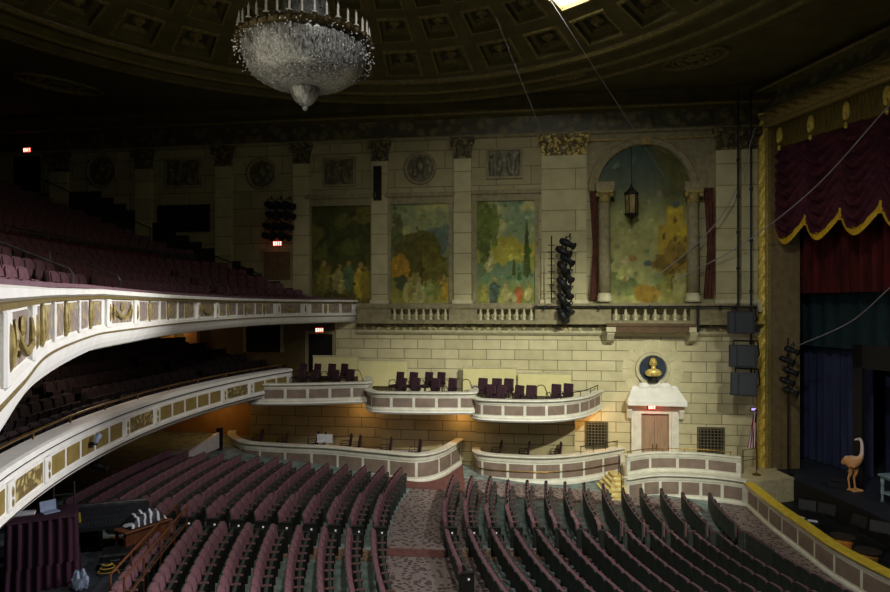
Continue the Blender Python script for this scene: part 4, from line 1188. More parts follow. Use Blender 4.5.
BOXES = [
    ('theatre_box', 'upper box nearest the loge, straight ivory front with five panels', [(250,.6),(250.3,3.9),(253,4.3),(300,4.0),(345,3.4),(365,3.1),(369,2.7),(369,.9)], 4.72, 7),
    ('theatre_box', 'middle upper box, ivory front with rounded near corner', [(369,.9),(366.8,2.7),(370,3.5),(380,3.85),(420,3.8),(460,3.6),(473,3.4),(475,2.6),(475,1.1)], 4.42, 7),
    ('theatre_box', 'upper box nearest the stage, bow-shaped ivory front with brass rail', [(474,1.1),(471.5,2.6),(474,3.3),(485,3.7),(520,3.8),(555,3.5),(583,2.4),(601,.1)], 4.18, 8)]
BOXFLOOR = []
for nm, lb, path, z1, npan in BOXES:
    C = wall_path(path); t = thing(nm, lb, 'box', (0, 0, 0), 0, 'upper theatre boxes')
    z0 = z1-.78; npan = int(round(C.L/.93))
    parapet(t, C, z0, z1, npan)
    e0, e1 = wu(path[0][0], 0), wu(path[-1][0], 0)
    floor_poly(C, z0+.03, z1-.5, 'floor_slab', mat('pale box floor', rgb(190, 190, 196), .7), t, [w2(e1, .02), w2(e0, .02)])
    b = MB(); P1, N1 = C.seg(0, C.L, .2); b.sweep(P1, N1, [(.06, z0+.03), (.08, z0-.02), (0, z0-.1), (-.3, z0-.12)], caps=False); b.build('under_moulding', M['white'], t)
    BOXFLOOR.append(z1-.5)
# cream dividing walls behind the boxes
for x0, x1, y0, y1, off, lb in ((313, 358, 357, 372, .5, 'cream dividing wall behind the box nearest the loge'), (358, 407, 361, 382, .55, 'cream dividing wall behind the middle upper box'),
                                (463, 516, 368.5, 388, .6, 'cream dividing wall at the left back of the box nearest the stage'), (518, 571, 374, 392, .6, 'cream dividing wall with white coping at the right back of the box nearest the stage')):
    u0, u1 = wu(x0, off), wu(x1, off); z0, z1 = wz((x0+x1)/2, y1+4, off), wz((x0+x1)/2, y0, off)
    t = thing('dividing_wall', lb, 'low wall', wl((u0+u1)/2, off, z0), WROT, 'cream dividing walls behind the upper boxes'); w = (u1-u0)/2
    b = MB(); b.box(-w, w, 0, .2, 0, z1-z0); b.build('wall_panel', mat('cream plaster', rgb(212, 204, 150), .8, rgb(204, 196, 142), 2), t)
    b = MB(); b.bbox(-w-.03, w+.03, -.03, .23, z1-z0, z1-z0+.06, .02); b.build('coping', M['stone'], t)
# stepped bay walls below the boxes
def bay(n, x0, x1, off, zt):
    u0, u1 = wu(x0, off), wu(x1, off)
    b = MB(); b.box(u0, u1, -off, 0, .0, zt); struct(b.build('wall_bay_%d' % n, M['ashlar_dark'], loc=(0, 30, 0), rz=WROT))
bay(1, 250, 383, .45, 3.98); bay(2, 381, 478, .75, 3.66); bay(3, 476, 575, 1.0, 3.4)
# lower boxes on the main floor
C = wall_path([(232,.5),(231,1.3),(237,2.3),(250,2.9),(290,3.15),(330,3.25),(380,3.8),(418,4.1),(440,3.2),(455,1.6),(461,.8)])
t = thing('theatre_box', 'long lower box at the rear, curved ivory front on the main floor', 'box', (0, 0, 0), 0, 'lower theatre boxes')
parapet(t, C, .75, 1.95, int(round(C.L/1.2)))
floor_poly(C, .8, 1.35, 'floor_slab', mat('lavender grey box floor', rgb(168, 160, 172), .8), t, [w2(wu(461), .0), w2(wu(232), .0)])
C = wall_path([(476,1.0),(475.5,1.7),(482,2.1),(500,2.35),(540,2.4),(575,1.85),(605,.8),(623,.05)])
t = thing('theatre_box', 'lower box nearest the stage, bow-shaped ivory front with brass bar', 'box', (0, 0, 0), 0, 'lower theatre boxes')
parapet(t, C, .4, 1.62, int(round(C.L/1.15)))
floor_poly(C, .45, 1.05, 'floor_slab', mat('lavender grey box floor two', rgb(176, 168, 178), .8), t, [w2(wu(623), 0), w2(wu(476), 0)])
b = MB(); P1, N1 = C.seg(.3, C.L-.3, .2); b.tube([(p[0]+n[0]*.06, p[1]+n[1]*.06, 1.0) for p, n in zip(P1, N1)], .02, 6); b.build('brass_bar', M['brass'], t)
# brass rails on the boxes nearest the stage
def rail_on(label, path, zl, h, posts, m='iron'):
    C = wall_path(path); P1, N1 = C.seg(0, C.L, .2)
    t = thing('ledge_rail', label, 'rail')
    b = MB(); b.tube([(p[0], p[1], zl+h) for p in P1], .022, 6); b.build('rail_tube', M[m], t)
    for q in np.linspace(.05, C.L-.05, posts):
        p, n = C.at(q); b = MB(); b.tube([(p[0], p[1], zl), (p[0], p[1], zl+h)], .018, 5); b.build('post', M[m], t)
rail_on('thin dark rail along right end of upper box nearest the stage', [(560,3.3),(583,2.3),(598,.3)], 4.22, .22, 4)
rail_on('dark rail round the right end of lower box nearest the stage', [(580,1.7),(600,.95),(618,.25)], 1.66, .3, 4)
# hooped handrails where the boxes meet
def hoop(px, py, off, zf, w, h, label):
    u = wu(px, off); t = thing('hoop_rail', label, 'handrail', wl(u, off, zf), WROT, 'curved bronze handrails at the box steps')
    n = 10; b = MB(); b.tube([(-w, 0, 0), (-w, 0, h-w)]+[(-w*cos(pi*i/n), 0, h-w+w*sin(pi*i/n)*.8) for i in range(n+1)]+[(w*1.8, 0, h*.45), (w*2.6, 0, h*.3)], .025, 6); b.build('rail_tube', M['brass'], t)
    b = MB(); b.lathe([(.08, 0), (.08, .02), (.03, .04)], 8, c=(-w, 0, 0)); b.build('foot', M['brass'], t)
hoop(357, 372, 1.9, BOXFLOOR[0], .16, .95, 'bronze hoop handrail at the step from first to middle upper box')
hoop(446, 378, 1.7, BOXFLOOR[1], .16, .85, 'bronze hoop handrail behind the right chairs of the middle upper box')
hoop(466, 381, 2.2, BOXFLOOR[1], .18, .95, 'bronze hoop handrail at the step to the box nearest the stage')
hoop(541, 391, 2.2, BOXFLOOR[2], .18, 1.0, 'bronze hoop handrail between chairs of the box nearest the stage')
# box chairs
def box_chair(label, px, pyb, off, zf, rz, group, first=[None]):
    u = wu(px, off); loc = wl(u, off, zf)
    if first[0] is None:
        t = thing('box_chair', label, 'chair', loc, rz, group)
        b = MB(); b.bbox(-.23, .23, -.22, .24, .40, .50, .04); b.build('seat', M['box_chair'], t)
        b = MB(); b.bbox(-.23, .23, -.04, .05, 0, .56, .05, M=lambda p: (p[0], p[1]-.22-p[2]*.14, p[2]+.47)); b.build('backrest', M['box_chair'], t)
        for sx in (-1, 1):
            b = MB(); b.tube([(sx*.25, -.24, .52), (sx*.26, -.18, .68), (sx*.26, .14, .68), (sx*.25, .2, .42)], .018, 6); b.build('armrest', M['iron'], t)
            for sy in (-1, 1):
                b = MB(); b.tube([(sx*.2, sy*.19, .41), (sx*.22, sy*.21, 0)], [.02, .014], 6); b.build('leg', M['iron'], t)
        first[0] = (t, tree_of(t)); return t
    return copy_tree(first[0][0], first[0][1], loc, rz, label, group)
def chairs(lst, zf, dY, group, where, rz0=2.7):
    for i, (px, off, lb) in enumerate(lst):
        box_chair(lb+' '+where, px, 0, off, zf, WROT+rz0+random.uniform(-.12, .12), group)
g = 'plum chairs in the upper boxes'
o5 = ['leftmost', 'second from left', 'third from left', 'fourth from left', 'fifth from left', 'sixth from left', 'rightmost']
chairs([(299, 2.5, 'plum chair, leftmost of back row,'), (313, 2.45, 'plum chair, second of back row,'), (328, 2.4, 'plum chair, third of back row,'), (340, 2.3, 'plum chair, last of back row,')], BOXFLOOR[0]+.18, 0, g, 'in the box nearest the loge')
chairs([(297, 3.4, 'plum chair, leftmost of front row,'), (310.5, 3.35, 'plum chair, second of front row,'), (331, 3.2, 'plum chair, third of front row,'), (346.5, 2.95, 'plum chair, last of front row,')], BOXFLOOR[0], 0, g, 'in the box nearest the loge')
chairs([(396, 2.6, 'plum chair, leftmost of back row,'), (410, 2.6, 'plum chair, second of back row,'), (425, 2.5, 'plum chair, third of back row,'), (437.5, 2.45, 'plum chair, last of back row,')], BOXFLOOR[1]+.18, 0, g, 'in the middle upper box')
chairs([(398.5, 3.3, 'plum chair, leftmost of front row,'), (412.5, 3.25, 'plum chair, second of front row,'), (432, 3.2, 'plum chair, third of front row,'), (449, 3.05, 'plum chair, last of front row,')], BOXFLOOR[1], 0, g, 'in the middle upper box')
chairs([(480, 2.35, 'plum chair, leftmost of back row,'), (494.5, 2.4, 'plum chair, second of back row,'), (506, 2.4, 'plum chair, third of back row,')], BOXFLOOR[2]+.18, 0, g, 'in the box nearest the stage')
chairs([(488, 3.1, 'plum chair, leftmost of front row,'), (499, 3.2, 'plum chair, second of front row,'), (516, 3.2, 'plum chair, third of front row,'), (529, 3.15, 'plum chair, fourth of front row,'), (553.5, 2.6, 'plum chair beside hoop rail,'), (565.5, 2.3, 'plum chair at the rounded right end,')], BOXFLOOR[2], 0, g, 'in the box nearest the stage')
g = 'plum chairs in the lower boxes'
chairs([(256, 2.0, 'plum chair in shadow at left end'), (281, 2.5, 'plum chair, second from left,'), (312, 2.3, 'plum chair, third from left,'), (319, 2.4, 'plum chair left of white papers'), (345, 2.5, 'plum chair right of white papers'), (354, 2.7, 'plum chair before the hoop of light'), (385, 3.0, 'plum chair, second from right,'), (414, 3.3, 'plum chair at right end')], 1.35, 0, g, 'in the long lower box', 1.9)
chairs([(495, 1.5, 'leftmost plum chair'), (523, 1.6, 'middle plum chair'), (554.5, 1.5, 'rightmost plum chair')], 1.05, 0, g, 'in the lower box nearest the stage', 1.7)
# music papers / lectern in the long lower box
u = wu(325, 2.7); t = thing('music_lectern', 'white covered lectern stand among the chairs of the long lower box', 'lectern', wl(u, 2.7, 1.35), WROT)
b = MB(); b.tube([(0, 0, 0), (0, 0, .75)], .03, 8); b.lathe([(.2, 0), (.2, .02), (.04, .05)], 10); b.build('pole', M['iron'], t)
b = MB(); b.box(-.35, .35, -.02, .0, 0, .36, M=lambda p: (p[0], p[1]-p[2]*.1, p[2]*.9+.72)); b.bbox(-.36, .36, -.12, .02, .69, .72, .01); b.build('desk', M['paper'], t)

# platform before the bust door
C = Curve(catmull([(k*y, y) for k, y in (((626-CX)/F, 25.9), ((642-CX)/F, 26.3), ((662-CX)/F, 26.55), ((700-CX)/F, 26.35), ((730-CX)/F, 25.9), ((747-CX)/F, 25.5))], 8))
t = thing('platform', 'low platform with ivory panelled front below the bust door', 'platform')
parapet(t, C, -.05, 1.0, 6)
floor_poly(C, .0, .97, 'deck', mat('cream deck', rgb(204, 192, 150), .8), t, [(14.3, 26.2), (14.2, 27.8), w2(wu(748), .03), w2(wu(622), .03)])
C2 = Curve(catmull([(k*y, y) for k, y in (((627-CX)/F, 26.35), ((655-CX)/F, 27.0), ((700-CX)/F, 26.8), ((741-CX)/F, 26.1))], 8))
t = thing('panelled_fence', 'ivory fence with taupe panels standing on the platform by the bust door', 'fence')
parapet(t, C2, .98, 1.8, 4, cap=(.05, .04))
t = thing('fence_rail', 'thin brass rail above the ivory fence on the platform', 'rail')
P1, N1 = C2.seg(.05, C2.L*.93, .2); b = MB(); b.tube([(p[0]-n[0]*.06, p[1]-n[1]*.06, 1.98) for p, n in zip(P1, N1)], .018, 6); b.build('rail_tube', M['brass'], t)
for q in np.linspace(.1, C2.L*.92, 6):
    p, n = C2.at(q); b = MB(); b.tube([(p[0]-n[0]*.06, p[1]-n[1]*.06, 1.82), (p[0]-n[0]*.06, p[1]-n[1]*.06, 1.98)], .014, 5); b.build('post', M['brass'], t)
t = thing('gate_rail', 'square iron guard rail beside flag at end of the ivory fence', 'rail', AT(752, 470, 26.9)[:2]+(.98,))
b = MB(); b.tube([(-.38, 0, 0), (-.38, 0, .95), (.45, .5, .95), (.45, .5, 0)], .02, 6); b.tube([(-.38, 0, .5), (.45, .5, .5)], .016, 6); b.build('rail_tube', M['iron'], t)
# steps up from the floor
t = thing('side_steps', 'short flight of cream steps between lower box and platform', 'steps', (0, 0, 0))
zb = .3
for i in range(5):
    z = zb+.13*i; y0 = 25.35+.3*i
    b = MB(); xa = (604-CX)/F*26; xb = (624.5-CX)/F*26
    b.box(xa+.13*i, xb+.02*i, y0, 27.4, z, z+.13); b.build('step', mat('cream step', rgb(214, 200, 140), .8), t)
    b = MB(); b.box(xa+.13*i, xb+.02*i, y0-.02, y0+.06, z+.1, z+.135); b.build('nosing', M['brightgold'], t)
t = thing('stair_handrail', 'dark sloping handrail over the cream side steps', 'handrail', (7.0, 25.4, .35))
b = MB(); b.tube([(0, 0, 0), (0, 0, .85), (.25, 1.3, 1.45), (.25, 1.3, .6)], .02, 6); b.build('rail_tube', M['iron'], t)

# ------------------------------------------------------------------ orchestra pit rail
PC = Curve(catmull([((px-CX)/F*Y, Y) for px, Y in ((747, 25.5), (757, 24.4), (775, 22.65), (800, 20.85), (830, 19.0), (860, 17.75), (890, 16.75), (930, 15.6), (985, 14.3))], 10))
t = thing('pit_rail', 'curving panelled pit wall with yellow top edge in front of the stage', 'pit rail')
parapet(t, PC, -.05, .95, 10, cap=(.12, .12), capmat=mat('yellow painted cap', rgb(226, 200, 70), .45, rgb(206, 178, 50), 5))
# pit floor: black sheet, the pit's darkness put into its colour
P1, N1 = PC.seg(0, PC.L, .4)
LIP = [(13.95, 27.9), (14.3, 26.2), (14.55, 23.5), (14.65, 20.5), (14.55, 17), (14.2, 12)]
b = MB(); b.prism([tuple(p-n*.14) for p, n in zip(P1, N1)]+list(reversed([(x-.02, y) for x, y in LIP])), .005, .02); struct(b.build('floor_pit', M['black']))
# stage
t = thing('stage', 'black stage deck with plain dark front edge', 'stage')
LC2 = Curve(catmull(LIP, 8)); Pl = [tuple(p) for p in LC2.p]
b = MB(); b.prism(Pl+[(36, 12), (36, 36), (13.9, 32)], .82, .9); b.build('deck', mat('dark blue grey deck', rgb(46, 50, 58), .6, rgb(36, 40, 48), 2), t)
b = MB(); Pq, Nq = LC2.seg(0, LC2.L, .4); b.sweep(Pq, [-n for n in Nq] if Nq[0][0] > 0 else Nq, [(.01, .02), (.03, .02), (.03, .88), (.0, .9)]); b.build('apron', M['black'], t)  # full-height black face; its lower part stands in for the dark void
b = MB()
for q in np.arange(1, LC2.L-1, 2.2):
    p, n = LC2.at(q); b.box(p[0]+.9, p[0]+1.05, p[1]-.07, p[1]+.07, 0, .82)
b.build('understage_posts', M['black'], t)
b = MB(); b.box(16.6, 16.8, 10, 30, 0, .82); b.build('understage_wall', M['void'], t)
# ------------------------------------------------------------------ proscenium
PL = (PO[0], PO[1], 0)
def pz(px, py, v=0):
    tt = pt(px, v); y = PO[1]+PQ[1]*tt+PB[1]*v
    return EYE+(HY-py)/F*y
b = MB(); b.box(-.6, 18.5, 0, .5, 16.0, 18.4); struct(b.build('wall_stage', M['upper'], loc=PL, rz=PROT))
b = MB(); b.box(-.6, .3, .05, 1.5, 0, 16.0); b.box(17, 19, .05, 1.5, 0, 16)
struct(b.build('wall_stage_jamb', mat('brown reveal', rgb(128, 110, 76), .7, rgb(112, 96, 64), 3), loc=PL, rz=PROT))
path = [p3(-.5, 0, 0)[:2], p3(18, 0, 0)[:2]]; nn = [(-PB[0], -PB[1])]*2
b = MB(); b.sweep(path, nn, [(0, 16.45), (.12, 16.5), (.14, 16.6)]); b.sweep(path, nn, [(.12, 17.15), (.3, 17.2), (.5, 17.25), (.55, 17.35), (.42, 17.45), (.3, 17.55), (.2, 17.62)]); struct(b.build('trim_9', M['ceil']))
b = MB(); b.sweep(path, nn, [(.14, 16.6), (.12, 17.15)]); struct(b.build('trim_10', M['frieze']))
b = MB(); b.sweep(path, nn, [(.5, 17.24), (.57, 17.3), (.52, 17.37)]); struct(b.build('trim_11', M['ceil_gilt']))
t = thing('proscenium_frame', 'gilded rope-twist proscenium frame around the stage opening', 'proscenium', PL, PROT)
def twist(H, r=.24, n=28, step=.09, turn=2.6):
    vs = []; k = int(H/step)
    for j in range(k+1):
        z = H*j/k
        for i in range(n):
            th = 2*pi*i/n; rr = r*(1+.42*abs(sin(2*(th-turn*z)))-.2)
            vs.append((rr*cos(th), rr*sin(th), z))
    return vs, [(j*n+i, j*n+(i+1) % n, (j+1)*n+(i+1) % n, (j+1)*n+i) for j in range(k) for i in range(n)]
vs, fs = twist(15.5); b = MB(); b.add(vs, fs); b.build('rope_moulding', M['gold'], t, loc=(-.05, -.05, .9), smooth=False)
vs, fs = twist(17.2); b = MB(); b.add([(v[2], v[0], v[1]) for v in vs], fs); b.build('rope_moulding', M['gilt'], t, loc=(-.1, -.05, 16.15), smooth=False)
b = MB()
for x0, x1, d in ((-.58, -.38, .12), (-.38, -.3, .2), (.18, .34, .16)): b.bbox(x0, x1, -d, .06, .9, 15.6, .02)
b.build('side_moulding', M['gilt'], t)
b = MB()
for z0_, z1_, d in ((15.72, 15.86, .16), (15.86, 15.92, .24), (16.36, 16.45, .14)): b.box(-.3, 17.2, -d, .06, z0_, z1_)
b.build('top_moulding', M['gilt'], t)
b = MB(); b.bbox(-.65, .4, -.5, .3, 0, .98, .03); b.build('plinth', M['stone'], t)
# carved gilt lambrequin hanging below the top moulding
t = thing('gilt_lambrequin', 'gilt fringed lambrequin along the top of the stage opening', 'lambrequin', PL, PROT)
b = MB(); b.box(.3, 17, .2, .3, 14.75, 15.75); b.build('fringe_band', mat('gilt fringe band', rgb(112, 98, 44), .6, rgb(66, 56, 20), 26, stretch=(1, 1, .08)), t)
for i in range(10):
    tt = .7+i*1.79/1.0*.98
    if tt > 16.6: break
    b = MB(); b.ball((tt, .16, 15.3), (.17, .1, .34), 10, 8); b.ball((tt, .1, 15.1), (.1, .08, .16), 8, 6); b.ball((tt, .14, 14.75), (.07, .07, .12), 8, 6); b.build('tassel_boss', M['gold'], t, smooth=True)
# swagged valance
t = thing('stage_valance', 'wine velvet swagged valance edged with gold fringe', 'valance', PL, PROT)
per = 1.79; c0 = .07
for k in range(10):
    a = c0+per*k
    if a+per > 17.2: break
    nx, nz = 26, 64; b = MB()
    for j in range(nz+1):
        for i in range(nx+1):
            s = i/nx*2-1; zb_ = 11.65-.8*(1-abs(s)**1.7); zt_ = 15.3; tt = j/nz; z = zt_+(zb_-zt_)*tt
            fold = .24*sin(tt*66-(1-s*s)*(3+9*tt))*(1-s**6)*min(1, tt*4)
            y = .5-.26*(1-s*s)**.7+fold*.8*(1-s*s*.3)
            b.v.append((a+per/2*(1+s), y, z))
    b.f = [(j*(nx+1)+i, j*(nx+1)+i+1, (j+1)*(nx+1)+i+1, (j+1)*(nx+1)+i) for j in range(nz) for i in range(nx)]; b.mi = [0]*len(b.f)
    sw = b.build('swag', M['velvet'], t, smooth=True)
    b = MB(); vs = []
    for i in range(nx+1):
        s = i/nx*2-1; zb_ = 11.65-.8*(1-abs(s)**1.7); y = .5-.26*(1-s*s)**.7-.04
        w_ = .24
        vs += [(a+per/2*(1+s), y, zb_+.06), (a+per/2*(1+s), y-.03, zb_-w_*.5), (a+per/2*(1+s), y, zb_-w_)]
    b.add(vs, [(i*3+j, i*3+j+1, (i+1)*3+j+1, (i+1)*3+j) for i in range(nx) for j in range(2)])
    b.tube([(a, .42, 11.75), (a, .4, 11.3)], [.05, .09], 8)
    b.build('gold_fringe', M['fringe'], sw)
def drapery(name, label, t0, t1, v, z0, z1, m, cat, folds=1.8, amp=.09):
    b = MB(); n = int((t1-t0)*26); nz = 6
    ph = [random.uniform(-.5, .5) for _ in range(200)]
    for j in range(nz+1):
        for i in range(n+1):
            x = t0+(t1-t0)*i/n
            b.v.append((x, v+amp*sin(x*2*pi*folds+ph[int(x*folds) % 200]*.7)+amp*.4*sin(x*9.1+j*.15), z0+(z1-z0)*j/nz))
    b.f = [(j*(n+1)+i, j*(n+1)+i+1, (j+1)*(n+1)+i+1, (j+1)*(n+1)+i) for j in range(nz) for i in range(n)]; b.mi = [0]*len(b.f)
    o = b.build(name, m, loc=PL, rz=PROT, smooth=True); return tag(o, label, cat)
drapery('stage_curtain', 'dark red pleated stage curtain hanging behind the valance', -1.0, 17, 1.7, 8.55, 15.6, M['velvet_red'], 'curtain', 2.0)
drapery('stage_border', 'dark teal border cloth below the red stage curtain', -1.6, 17, 2.6, 6.2, 12, M['teal_cloth'], 'curtain', 1.2, .05)
drapery('leg_curtain', 'navy pleated side curtain just inside the stage opening', -2.2, 2.3, 3.2, .92, 8.4, M['navy_cloth'], 'curtain', 2.2)
drapery('back_curtain', 'dark navy curtain seen through the black stage portal', 1.5, 16, 4.6, .92, 7.6, M['navy_cloth'], 'curtain', 1.6)
b = MB(); b.box(-4, 22, 12, 12.3, 0, 18); b.box(-4.3, -4, 1.5, 12.3, 0, 18); struct(b.build('wall_stage_back', M['black'], loc=PL, rz=PROT))
b = MB(); b.box(-4, 22, .5, 12.3, 18.4, 18.6); struct(b.build('ceiling_stage', M['black'], loc=PL, rz=PROT))
# black portal flat
t = thing('stage_portal', 'flat black false portal standing on the stage behind the bird', 'scenery', p3(9, 1.35, .9), PROT)
b = MB(); b.box(-5.75, -5.3, 0, .12, 0, 5.6); b.box(5.3, 5.75, 0, .12, 0, 5.6); b.build('side_flat', M['black'], t)
b = MB(); b.box(-5.75, 5.75, 0, .12, 4.7, 5.6); b.build('header', M['black'], t)
# ------------------------------------------------------------------ carpets
def polar_carpet(name, label, m, r0, r1, y0, y1, n=60, k=6):
    b = MB()
    for i in range(n+1):
        Y = y0+(y1-y0)*i/n
        for j in range(k+1):
            r = r0+(r1-r0)*j/k; x = CROW[0]-sqrt(max(.1, r*r-(Y-CROW[1])**2)); b.v.append((x, Y, fz(x, Y)+.012))
    b.f = [(i*(k+1)+j, i*(k+1)+j+1, (i+1)*(k+1)+j+1, (i+1)*(k+1)+j) for i in range(n) for j in range(k)]; b.mi = [0]*len(b.f)
    tag(b.build(name, m, smooth=True), label, 'carpet')
XL0, YL0 = row_start(382); XR0, YR0 = row_start(452)
rl = math.hypot(XL0-CROW[0], YL0-CROW[1]); rr = math.hypot(XR0-CROW[0], YR0-CROW[1])
polar_carpet('aisle_carpet', 'figured grey red carpet along the wide cross aisle', M['carpet_fig'], rr-.9, rl-.15, 10, 25.4)
polar_carpet('front_carpet', 'figured carpet between the first seat row and the pit wall', M['carpet_fig'], 12.75, 14.15, 12, 26.0)
def quad_carpet(name, label, m, fn, n=40, k=6, dz=.016):
    b = MB()
    for i in range(n+1):
        for j in range(k+1):
            x, y = fn(i/n, j/k); b.v.append((x, y, fz(x, y)+dz))
    b.f = [(i*(k+1)+j, (i+1)*(k+1)+j, (i+1)*(k+1)+j+1, i*(k+1)+j+1) for i in range(n) for j in range(k)]; b.mi = [0]*len(b.f)
    tag(b.build(name, m, smooth=True), label, 'carpet')
quad_carpet('centre_aisle_carpet', 'worn beige carpet strip of the straight aisle between the seat blocks', M['carpet_beige'], lambda s, t: (.2+s*9.8, Ya(.2+s*9.8)-1.0+t*.85))
quad_carpet('centre_aisle_carpet', 'worn beige carpet strip of the straight aisle in the rear seat block', M['carpet_beige'], lambda s, t: (-9.5+s*7.6, Ya(-9.5+s*7.6)-1.0+t*.85))
quad_carpet('crossing_carpet', 'plain brown red carpet band where the two aisles cross', M['carpet_plain'], lambda s, t: (-1.85+s*2.0, Ya(-1+s)-.75+t*.6), dz=.024)
quad_carpet('side_carpet', 'figured carpet between seat ends and the lower box nearest the stage', M['carpet_fig'], lambda s, t: (.8+s*9.3, 24.75+t*(2.2-.9*s)))
quad_carpet('entry_carpet', 'plain dark red carpet at the gap between the two lower boxes', M['carpet_plain'], lambda s, t: (-2.4+s*3.2, 25.0+t*4.4))

# ------------------------------------------------------------------ chandelier
ch = thing('chandelier', 'huge crystal chandelier with candle ring hanging from the coffered ceiling', 'chandelier', (-3.26, 14.9, 12.58)); ch.scale = (.89, .89, .87)
Mc = mat('crystal strings', rgb(136, 136, 138), .3, rgb(48, 47, 44), 9, spec=.8, stretch=(2.2, 2.2, .25), detail=6)
Mb = mat('crystal beads', rgb(215, 215, 220), .15, rgb(120, 120, 126), 20, spec=1.0)
Mbr = mat('dark bronze', rgb(70, 58, 34), .45, rgb(46, 38, 22), 6, metal=.6)
def bowl_r(z): return float(np.interp(z, [.55, .58, .72, .95, 1.35, 1.62, 1.75], [.36, .6, 1.05, 1.38, 1.56, 1.6, 1.6]))
b = MB(); b.lathe([(bowl_r(z)*(1+.0), z) for z in (.55, .58, .64, .72, .82, .95, 1.12, 1.35, 1.55, 1.7)], 96)
for i, v in enumerate(b.v):    # strings: ripple round the bowl
    a = atan2(v[1], v[0]); r = math.hypot(v[0], v[1]); r2 = r*(1+.018*cos(48*a)); b.v[i] = (r2*cos(a), r2*sin(a), v[2])
b.build('crystal_bowl', Mc, ch, smooth=True)
b = MB(); b.lathe([(.37, .56), (.38, .5), (.34, .36), (.24, .2), (.12, .1), (.05, .07)], 32); b.ball((0, 0, .03), .07, 10, 8)
b.build('crystal_finial', Mc, ch, smooth=True)
b = MB(); b.lathe([(1.5, 1.62), (1.68, 1.64), (1.74, 1.72), (1.7, 1.8), (1.58, 1.84), (1.4, 1.8)], 72)
for i in range(36):
    a = 2*pi*i/36; b.ball((1.72*cos(a), 1.72*sin(a), 1.74), (.09, .09, .1), 6, 5)
b.build('ring', Mbr, ch)
cd = None
for i in range(36):
    a = 2*pi*i/36; loc = (1.68*cos(a), 1.68*sin(a), 1.8+(.05 if i % 2 else 0))
    if cd is None:
        b = MB(); b.lathe([(.07, 0), (.075, .03), (.03, .05), (.028, .32), (.012, .36), (.001, .42)], 8); cd = b.build('candle', mat('ivory candle', rgb(176, 174, 168), .4), ch, loc=loc)
    else:
        o = cd.copy(); COL.objects.link(o); o.location = loc
b = MB(); b.lathe([(.82, 1.8), (.7, 2.1), (.6, 2.5), (.5, 3.0), (.32, 3.5), (.12, 4.0), (.05, 4.1)], 64)
for i, v in enumerate(b.v):
    a = atan2(v[1], v[0]); r = math.hypot(v[0], v[1]); r2 = r*(1+.03*cos(32*a)); b.v[i] = (r2*cos(a), r2*sin(a), v[2])
b.build('crystal_crown', Mc, ch, smooth=True)
b = MB()
def octa(b, c, s):
    x, y, z = c; b.add([(x+s, y, z), (x, y+s, z), (x-s, y, z), (x, y-s, z), (x, y, z+s*1.3), (x, y, z-s*1.3)], [(0,1,4),(1,2,4),(2,3,4),(3,0,4),(1,0,5),(2,1,5),(3,2,5),(0,3,5)])
for i in range(700):
    a = random.random()*2*pi; z = .6+1.15*random.random()**.7; r = bowl_r(z)+.03; octa(b, (r*cos(a), r*sin(a), z), random.uniform(.008, .018))
for i in range(360):
    a = random.random()*2*pi; z = random.uniform(1.15, 1.75); r = 1.72+random.uniform(-.05, .1); octa(b, (r*cos(a), r*sin(a), z), random.uniform(.012, .026))
for i in range(160):
    a = random.random()*2*pi; z = random.uniform(1.85, 3.4); r = float(np.interp(z, [1.8, 2.1, 2.5, 3, 3.5], [.84, .72, .62, .52, .34]))+.02; octa(b, (r*cos(a), r*sin(a), z), random.uniform(.015, .03))
o = b.build('crystal_drops', Mb, ch); o['kind'] = 'stuff'
b = MB(); b.tube([(0, 0, 4.0), (0, 0, 7.35)], .05, 8); b.build('chain', M['iron'], ch)
# bright opening lamp in a coffer
k_, j_ = LAMP; rm = (RB[k_]+RB[k_+1])/2; a = 2*pi*(j_+.5)/NC; zc = dome(rm)-.02
lp = thing('ceiling_lamp', 'glaring square work lamp in an open ceiling coffer', 'light', pol(rm, a, zc), a-pi/2)
b = MB(); b.box(-.62, .62, -.6, .6, .0, .05); b.build('lamp_panel', mat('glaring lamp', (1, 1, 1), .5, emit=(1, .97, .86), es=40), lp)
b = MB()
for x0, x1, y0, y1 in ((-.74, -.62, -.72, .72), (.62, .74, -.72, .72), (-.62, .62, -.72, -.6), (-.62, .62, .6, .72)): b.box(x0, x1, y0, y1, -.03, .1)
b.build('lamp_frame', M['ceil_gilt'], lp)

